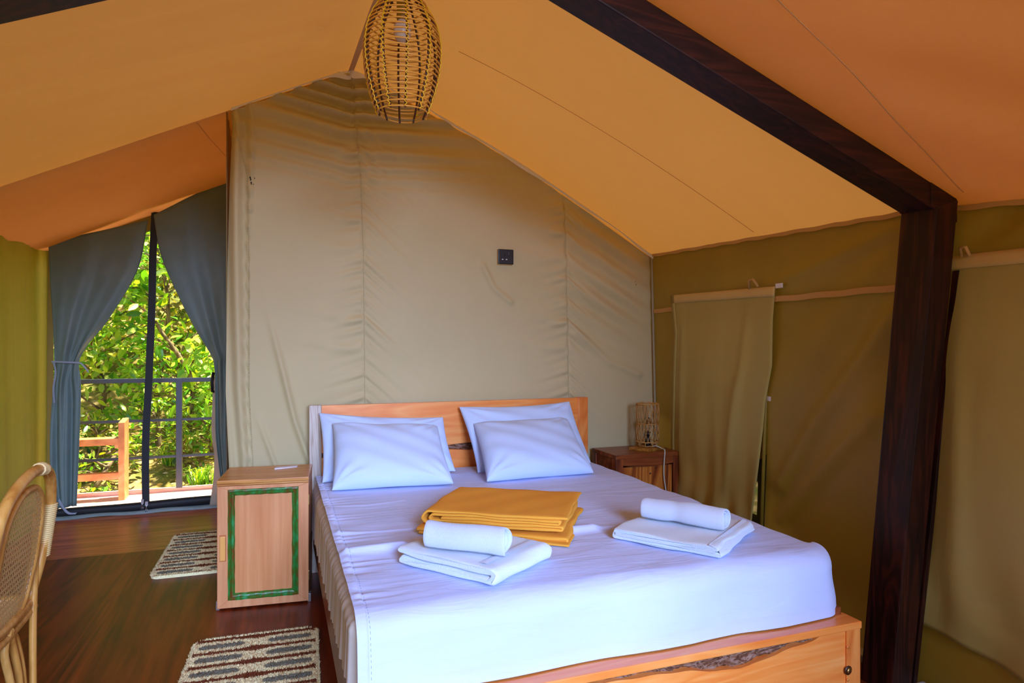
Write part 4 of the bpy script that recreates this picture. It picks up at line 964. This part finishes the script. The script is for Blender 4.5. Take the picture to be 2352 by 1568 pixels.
# ------------------------------------------------------------------ rugs
CRM, GRY, BRN = np.array(lin(250,236,182)), np.array(lin(132,130,112)), np.array(lin(126,68,42))
def rugcol(u, v, W_, L_, tones):
    per = .1245; p_ = (v/per) % 1; q = (p_-.5)*per; um = u*W_
    c = tones[0].copy()
    edge = min(um, W_-um, v, L_-v)
    if edge < .012: return c
    s_ = um if um < W_/2 else W_-um
    cx_ = min(max(s_, .055), W_/2-.075)
    if math.hypot((s_-cx_)*.8, q) < .0225: return tones[1]
    g = .0125+.012*math.exp(-((um-W_/2)/.05)**2)+.006*math.exp(-(edge/.03)**2)
    if (p_*per if p_ < .5 else per-p_*per) < g: return tones[2]
    return c
def make_rug(loc, rz, label, W_=.535, L_=.90, nt_=26000, seed=1):
    rs = np.random.RandomState(seed)
    o = thing('rug', loc, label, 'rug', rz=rz, group='striped shag rugs')
    nu, nv = 90, 150; G = np.zeros((nu, nv, 3)); cols = []
    rc = .05
    def inside(x, y):
        dx = max(rc-x, x-(W_-rc), 0); dy = max(rc-y, y-(L_-rc), 0); return math.hypot(dx, dy) <= rc
    for i in range(nu):
        for j in range(nv):
            u, v = i/(nu-1), j/(nv-1); x, y = u*W_, v*L_
            # rounded corners
            dx = max(rc-x, x-(W_-rc), 0); dy = max(rc-y, y-(L_-rc), 0); h_ = math.hypot(dx, dy)
            if dx > 0 and dy > 0 and h_ > rc:
                s_ = rc/h_; x += (dx-dx*s_)*(1 if x < W_/2 else -1); y += (dy-dy*s_)*(1 if y < L_/2 else -1)
            ed = min(u*W_, (1-u)*W_, v*L_, (1-v)*L_); z = .016*min(1, (ed/.012))**.5+.0022*rs.randn()*(ed > 0)
            G[i, j] = (x-W_/2, y-L_/2, max(.001, z)); cols.append(rugcol(u, v*L_, W_, L_, (CRM, GRY, BRN))*np.array((.9, .9, .9, 1)))
    mb = MB().grid(G); mb.build('rug_base', M['rug'], o, local=True, colors=cols)
    mb = MB(); cols = []
    V_ = []; F_ = []
    for k_ in range(nt_):
        if k_ < nt_*.86: u, v = rs.rand(2); x, y = u*W_, v*L_
        else:
            e_ = rs.rand()*2*(W_+L_)
            if e_ < W_: x, y = e_, 0
            elif e_ < W_+L_: x, y = W_, e_-W_
            elif e_ < 2*W_+L_: x, y = e_-W_-L_, L_
            else: x, y = 0, e_-2*W_-L_
            x = min(max(x+rs.randn()*.003, .001), W_-.001); y = min(max(y+rs.randn()*.003, .001), L_-.001)
        if not inside(x, y): continue
        c = rugcol(x/W_, y, W_, L_, (CRM, GRY, BRN))*(.85+.35*rs.rand()); c[3] = 1
        a = rs.rand()*6.28; r_ = .0030; ln = .006+.007*rs.rand(); lx_, ly_ = rs.randn(2)*.0042; b0 = len(V_); zb0 = .012
        for t in range(3): V_.append((x-W_/2+r_*math.cos(a+2.094*t), y-L_/2+r_*math.sin(a+2.094*t), zb0))
        V_.append((x-W_/2+lx_, y-L_/2+ly_, zb0+ln)); F_ += [(b0, b0+1, b0+3), (b0+1, b0+2, b0+3), (b0+2, b0, b0+3)]; cols += [c]*4
    mb.add(V_, F_); mb.build('pile', M['rug'], o, local=True, colors=cols, kind='stuff')
    return o
make_rug((-.105, 2.79, 0), math.radians(-2.5), 'striped shag rug on the floor in front of the light cabinet and bed', seed=2)
make_rug((-.425, 4.68, 0), math.radians(-1.0), 'striped shag rug on the floor behind the light cabinet near the doorway', seed=5)

# ------------------------------------------------------------------ rattan chair at the left edge
ch = thing('rattan_chair', (-1.0, 2.58, 0), 'honey rattan chair with cane back at the left edge of the picture', 'chair')
yc = 2.585
def bp(y, z):  # point in the leaning back plane
    return (-.845+(z-.40)*.135, y, z)
arch = [(-.85, 2.80, .43), bp(2.838, .60), bp(2.845, .76), bp(2.80, .865), bp(2.72, .92), bp(2.60, .935), bp(2.47, .91), bp(2.37, .85), bp(2.33, .74), bp(2.335, .58), (-.85, 2.37, .43)]
MB().tube(spline(arch, 60), .0185, 10).build('outer_hoop', M['rattan'], ch)
inn = [bp(2.60, .405), bp(2.70, .44), bp(2.755, .56), bp(2.765, .70), bp(2.735, .81), bp(2.665, .865), bp(2.585, .875), bp(2.50, .86), bp(2.43, .80), bp(2.405, .69), bp(2.415, .55), bp(2.48, .435)]
I_ = spline(inn+[inn[0]], 64)[:-1]
MB().tube([(p[0]-.004, p[1], p[2]) for p in I_], .0125, 9, closed=True).build('inner_hoop', M['rattan'], ch)
# cane lattice clipped to the inner hoop
poly = [(p[1], p[2]) for p in I_]
def inpoly(y, z):
    c = False; n = len(poly)
    for i in range(n):
        (y0_, z0_), (y1_, z1_) = poly[i], poly[(i+1) % n]
        if (z0_ > z) != (z1_ > z) and y < (y1_-y0_)*(z-z0_)/(z1_-z0_)+y0_: c = not c
    return c
mb = MB()
def cane(dirv, off0, sp_, w, dx):
    th = math.atan2(dirv[1], dirv[0]); nv_ = (-math.sin(th), math.cos(th))
    for k_ in range(-40, 41):
        cy_, cz_ = 2.585+nv_[0]*k_*sp_, .64+nv_[1]*k_*sp_; run = []
        for t in np.linspace(-.45, .45, 91):
            y, z = cy_+math.cos(th)*t, cz_+math.sin(th)*t
            if inpoly(y, z): run.append((y, z))
        if len(run) > 2:
            (ya_, za_), (yb2, zb2) = run[0], run[-1]; a = Vector(bp(ya_, za_)); b_ = Vector(bp(yb2, zb2)); s_ = Vector((0, nv_[0], nv_[1]))*w/2; o_ = Vector((dx, 0, 0))
            mb.add([a-s_+o_, a+s_+o_, b_+s_+o_, b_-s_+o_], [(0, 1, 2, 3)], False)
cane((1, 0), 0, .020, .0058, .0); cane((0, 1), 0, .020, .0058, .001); cane((1, 1), 0, .01414, .0034, .002); cane((1, -1), 0, .01414, .0034, .003)
mb.build('cane_panel', M['cane'], ch, kind='stuff', label='open woven cane panel')
mb = MB()  # binding wraps
for i in range(26):
    z = .70-.0075*i; p = Vector(bp(2.847, z+.07)); mb.tube([(p.x+.0205*math.cos(a), p.y+.0205*math.sin(a), p.z) for a in np.linspace(0, 2*pi, 10, endpoint=False)], .0042, 4, closed=True)
mb.build('binding_wrap', M['cane'], ch)
mb = MB()
for i in range(10):
    p = Vector(spline(arch, 61)[25+0]); q0 = spline(arch, 201)[84+i]; t_ = spline(arch, 201)[85+i]-q0; t_ /= np.linalg.norm(t_)
    a1 = np.cross(t_, (1, 0, 0)); a1 /= np.linalg.norm(a1); a2 = np.cross(t_, a1)
    mb.tube([tuple(q0+.020*(a1*math.cos(a)+a2*math.sin(a))) for a in np.linspace(0, 2*pi, 10, endpoint=False)], .004, 4, closed=True)
mb.build('binding_wrap', M['cane'], ch)
for ys_ in (2.83, 2.35):
    MB().tube(spline([(-.835, ys_+.0, .74), (-.833, ys_-.02 if ys_ > yc else ys_+.02, .55), (-.835, ys_-.035 if ys_ > yc else ys_+.035, .35), (-.83, ys_-.05 if ys_ > yc else ys_+.05, 0)], 16), .0125, 9).build('rear_leg', M['rattan'], ch)
    MB().tube([(-1.26, ys_-.03 if ys_ > yc else ys_+.03, .42), (-1.27, ys_-.01 if ys_ > yc else ys_+.01, 0)], .015, 9).build('front_leg', M['rattan'], ch)
for ys_ in (2.63, 2.56, 2.66):
    MB().tube(spline([bp(2.60, .41), (-.85, ys_+.02, .34), (-.84, ys_+.05, .2), (-.84, ys_+.06, 0)], 14), .0125, 9).build('bent_strut', M['rattan'], ch)
MB().tube(spline([bp(2.84, .40), bp(2.60, .385), bp(2.35, .40)], 12), .014, 8).build('lower_back_rail', M['rattan'], ch)
seat = [(-.85, 2.37), (-.85, 2.80), (-1.0, 2.84), (-1.2, 2.82), (-1.29, 2.74), (-1.29, 2.43), (-1.2, 2.35), (-1.0, 2.33)]
Sp = spline([(a, b_, .43) for a, b_ in seat+[seat[0]]], 40)[:-1]
MB().tube(Sp.tolist(), .016, 8, closed=True).build('seat_hoop', M['rattan'], ch)
mb = MB(); mb.add([(p[0], p[1], .432) for p in Sp]+[(p[0], p[1], .424) for p in Sp], [tuple(range(len(Sp))), tuple(reversed(range(len(Sp), 2*len(Sp))))]); mb.build('seat', M['cane'], ch)

# ------------------------------------------------------------------ outside: deck, railing, bench
dk_ = thing('deck', (-1.0, 6.47, -.12), 'pale pink timber deck outside the doorway', 'deck')
for i in range(7):
    y = 6.06+i*.115; MB().box((-4.2, y, -.06), (2.2, y+.111, -.02)).build('plank', M['deckw'], dk_, bevel=.003, seg=1)
MB().box((-4.2, 6.845, -.10), (2.2, 6.905, .012)).build('edge_board', M['deckw'], dk_, bevel=.003)
MB().box((-4.2, 6.06, -.18), (2.2, 6.85, -.062)).build('joists', M['deckw'], dk_)
rail = thing('deck_railing', (-.9, 6.87, 0), 'dark steel railing along the edge of the deck', 'railing')
for x in (-3.0, -.878, 1.2): MB().box((x-.026, 6.82, .013), (x+.026, 6.865, 1.05)).build('post', M['steel'], rail, bevel=.003)
for z, h_ in ((1.055, .040), (.672, .024), (.324, .022)): MB().box((-4.2, 6.83, z-h_), (2.2, 6.87, z)).build('rail', M['steel'], rail, bevel=.003)
bn = thing('bench', (-1.75, 6.7, -.02), 'orange wooden bench on the deck behind the left door curtain', 'bench')
for x in (-1.31, -2.3): MB().hexa([(x-.025, 6.60, -.02), (x+.025, 6.60, -.02), (x+.025, 6.78, -.02), (x-.025, 6.78, -.02)], [(x-.025, 6.60, .675), (x+.025, 6.60, .675), (x+.025, 6.78, .70), (x-.025, 6.78, .70)]).build('end_board', M['bench'], bn, bevel=.004)
MB().box((-2.275, 6.61, .475), (-1.335, 6.75, .535)).build('seat_plank', M['bench'], bn, bevel=.004)
MB().box((-2.275, 6.62, .165), (-1.335, 6.70, .225)).build('stretcher', M['bench'], bn, bevel=.004)
for x in (-1.365, -2.275): MB().box((x, 6.615, .445), (x+.03, 6.66, .475)).build('cleat', M['bench'], bn)

# ground and hillside
Xg = np.linspace(-11, 7, 100); Yg = np.linspace(6.95, 17, 80); XX, YY = np.meshgrid(Xg, Yg, indexing='ij')
def hill(x, y):
    return -.22+np.interp(y, [6.9, 7.4, 9.5, 11, 13, 17], [-.05, .0, .42, 1.2, 3.4, 6.5])+.10*np.sin(x*1.3+y)+.05*np.sin(x*3.1-y*2.3)
gp = MB().grid(np.stack([XX, YY, hill(XX, YY)], -1)).build('ground_bank', M['earth']); tag(gp, kind='structure')
pl_ = MB().grid(np.stack([*np.meshgrid(np.linspace(-40, 40, 9), np.linspace(-40, 40, 9), indexing='ij'), np.full((9, 9), -.45)], -1)).build('ground', M['earth']); tag(pl_, kind='structure')

# ------------------------------------------------------------------ foliage
LV = np.array([(0, 0, 0), (.28, .17, .03), (.62, .2, .035), (.88, .10, .01), (1, 0, -.06), (.88, -.10, .01), (.62, -.2, .035), (.28, -.17, .03), (.3, 0, 0), (.62, 0, -.005), (.88, 0, -.025)])
LF = [(0, 8, 1), (1, 8, 9, 2), (2, 9, 10, 3), (3, 10, 4), (0, 7, 8), (8, 7, 6, 9), (9, 6, 5, 10), (10, 5, 4)]
def leaf_mats(P, dirs, sizes, rs):
    """rotation frames for leaves"""
    D_ = dirs/np.linalg.norm(dirs, axis=1)[:, None]
    up = np.array((0, 0, 1.))+rs.randn(len(P), 3)*.55
    S_ = np.cross(up, D_); S_ /= np.linalg.norm(S_, axis=1)[:, None]; N_ = np.cross(D_, S_)
    return D_, S_, N_
def leaf_cloud(P, dirs, sizes, rs, wid=1.):
    D_, S_, N_ = leaf_mats(P, dirs, sizes, rs)
    V_ = P[:, None, :]+sizes[:, None, None]*(LV[None, :, 0, None]*D_[:, None, :]+wid*LV[None, :, 1, None]*S_[:, None, :]+LV[None, :, 2, None]*N_[:, None, :])
    m_ = len(LV); F_ = []
    for i in range(len(P)):
        b0 = i*m_; F_ += [tuple(b0+k_ for k_ in f) for f in LF]
    mb = MB(); mb.add(V_.reshape(-1, 3).tolist(), F_); return mb
leafmesh = {}
def leaf_mesh(mk):
    if mk not in leafmesh:
        me = bpy.data.meshes.new('leaf'); me.from_pydata(LV.tolist(), [], LF); me.materials.append(M[mk]); leafmesh[mk] = me
        for p in me.polygons: p.use_smooth = True
    return leafmesh[mk]
def shrub(base, h_, spread, nleaf, nind, size, mk, label, seed, lean=(0, 0), cat='shrub', nbr=9, zlow=.15):
    rs = np.random.RandomState(seed); base = np.array((base[0], base[1], float(hill(base[0], base[1]))-.05))
    o = thing('shrub' if cat == 'shrub' else 'tree', tuple(base), label, cat)
    top_ = base+np.array((lean[0], lean[1], h_)); tips = []
    trunk = spline([base, base+(top_-base)*.35+rs.randn(3)*.1, base+(top_-base)*.7+rs.randn(3)*.12, top_], 14)
    MB().tube(trunk.tolist(), np.linspace(.035, .010, 14).tolist(), 6).build('trunk', M['twig'], o)
    segs = []
    for k_ in range(nbr):
        t = zlow+(1-zlow)*(k_+rs.rand())/nbr; p = trunk[int(t*13)]; a = rs.rand()*6.28; ln = spread*(.6+.6*rs.rand())*(1.05-.45*t)
        q1 = p+np.array((math.cos(a)*ln*.5, math.sin(a)*ln*.5, ln*.35)); q2 = p+np.array((math.cos(a)*ln, math.sin(a)*ln, ln*(.25+.4*rs.rand())))
        br = spline([p, q1, q2], 10); segs.append(br); MB().tube(br.tolist(), np.linspace(.014, .004, 10).tolist(), 5).build('branch', M['twig'], o)
    segs.append(trunk[4:])
    P = []; D_ = []
    for i in range(nleaf):
        s_ = segs[rs.randint(len(segs))]; k_ = min(len(s_)-2, int(len(s_)*rs.rand()**.6)); p = s_[k_]+rs.randn(3)*spread*.16; d_ = (s_[k_+1]-s_[k_]); d_ /= np.linalg.norm(d_)
        P.append(p); D_.append(d_*.6+rs.randn(3)*.7+np.array((0, 0, -.25)))
    P = np.array(P); D_ = np.array(D_); sz = size*(.65+.7*rs.rand(nleaf))
    # the leaves nearest the doorway become single leaves
    dist = np.hypot(P[:, 0], P[:, 1]) + 2.0*np.abs(P[:, 0]+.185*P[:, 1])
    order = np.argsort(dist); ind, rest = order[:nind], order[nind:]
    if len(rest): leaf_cloud(P[rest], D_[rest], sz[rest], rs).build('foliage', M[mk], o, kind='stuff')
    if nind:
        Dn, Sn, Nn = leaf_mats(P[ind], D_[ind], sz[ind], rs); me = leaf_mesh(mk); bm_ = Vector(base)
        for i in range(nind):
            l_ = bpy.data.objects.new('leaf', me); COL.objects.link(l_); l_.parent = o
            s_ = sz[ind][i]; Mx = Matrix.Identity(4)
            for r_ in range(3): Mx[r_][0], Mx[r_][1], Mx[r_][2], Mx[r_][3] = Dn[i][r_]*s_, Sn[i][r_]*s_, Nn[i][r_]*s_, P[ind][i][r_]-base[r_]
            l_.matrix_local = Mx
    return o
GP = 'trees and shrubs outside the doorway'
shrub((-1.15, 8.5), 2.6, .75, 800, 200, .135, 'leaf', 'broad-leaved young tree straight behind the middle of the deck railing', 11, (.1, -.1), 'tree', 12)
shrub((-2.05, 8.9), 2.4, .8, 700, 180, .13, 'leaf', 'bright green bushy tree behind the bench', 12, (.25, -.2), 'tree', 11)
shrub((-.55, 9.6), 3.2, .85, 800, 140, .13, 'leaf', 'tall young tree by the right edge of the doorway view', 13, (-.2, -.2), 'tree', 12)
shrub((-1.6, 10.2), 3.6, 1.0, 1200, 120, .13, 'leaf2', 'taller dark-leaved tree at the back of the doorway view', 14, (0, 0), 'tree', 14)
shrub((-2.9, 9.8), 3.2, 1.0, 900, 0, .14, 'leaf', 'leafy tree hidden mostly by the left door curtain', 15, (0, 0), 'tree', 12)
shrub((.4, 9.2), 3.0, .9, 800, 0, .14, 'leaf', 'leafy tree hidden mostly by the right door curtain', 16, (0, 0), 'tree', 12)
shrub((-1.75, 7.65), .50, .32, 170, 90, .075, 'leaf', 'low leafy plant beneath the bench rails', 17, (.1, 0), 'shrub', 7, .05)
shrub((-1.02, 8.0), .42, .3, 150, 80, .07, 'leaf2', 'low leafy plant below the railing by the steel post', 18, (0, 0), 'shrub', 7, .05)
shrub((-1.35, 8.75), .85, .5, 330, 60, .10, 'leaf', 'bushy plant on the bank behind the bench post', 21, (0, 0), 'shrub', 9, .05)
shrub((-.72, 8.45), .75, .45, 300, 60, .095, 'leaf', 'bushy plant on the bank right of the steel railing post', 22, (0, 0), 'shrub', 9, .05)
shrub((-1.95, 8.15), .8, .45, 300, 60, .095, 'leaf2', 'bushy plant on the bank beside the left door curtain', 23, (0, 0), 'shrub', 9, .05)
shrub((-1.1, 9.4), 1.3, .7, 500, 40, .11, 'leaf', 'waist high bush on the slope between the tree trunks', 24, (0, 0), 'shrub', 10, .05)
# wooded slope behind
rs = np.random.RandomState(77); n = 9000
x = rs.uniform(-6.5, 3.5, n); y = rs.uniform(10.2, 14.5, n); z = hill(x, y)+rs.rand(n)**1.3*2.2
P = np.stack([x, y, z], -1); D_ = rs.randn(n, 3); D_[:, 2] = D_[:, 2]*.5-.3; D_[:, 1] -= .4
bgf = leaf_cloud(P, D_, .15*(.7+.7*rs.rand(n)), rs).build('hillside_foliage', M['leaf2']); tag(bgf, 'dense leaves covering the slope behind the trees', 'foliage', kind='stuff')
n = 1500; x = rs.uniform(-3.5, 1.0, n); y = rs.uniform(7.2, 10, n); P = np.stack([x, y, hill(x, y)+.02+.03*rs.rand(n)], -1); D_ = rs.randn(n, 3); D_[:, 2] *= .25
lit = leaf_cloud(P, D_, .07*(.7+.7*rs.rand(n)), rs).build('leaf_litter', leafmat('dry_leaf', [lin(150,110,50), lin(190,150,90), lin(120,120,40), lin(210,180,130), lin(96,120,30)], .1)); tag(lit, 'dry and green fallen leaves on the bank', 'leaves', kind='stuff')
# grass tufts
def tuft(x, y, seed, label):
    rs = np.random.RandomState(seed); mb = MB(); z = float(hill(x, y))-.02
    for k_ in range(90):
        a = rs.rand()*6.28; ln = .16+.16*rs.rand(); b0 = np.array((x+rs.randn()*.05, y+rs.randn()*.05, z)); d_ = np.array((math.cos(a), math.sin(a), 0)); s_ = np.array((-d_[1], d_[0], 0))*.006
        p1 = b0+d_*ln*.3+np.array((0, 0, ln*.75)); p2 = b0+d_*ln*.9+np.array((0, 0, ln*.7))
        mb.add([b0-s_, b0+s_, p1+s_*.8, p1-s_*.8, p2], [(0, 1, 2, 3), (3, 2, 4)])
    tag(mb.build('grass_tuft', M['leaf']), label, 'grass')
tuft(-.80, 7.75, 1, 'arching grass tuft on the bank right of the steel post')
tuft(-1.15, 8.25, 2, 'grass tuft on the bank behind the black zip')
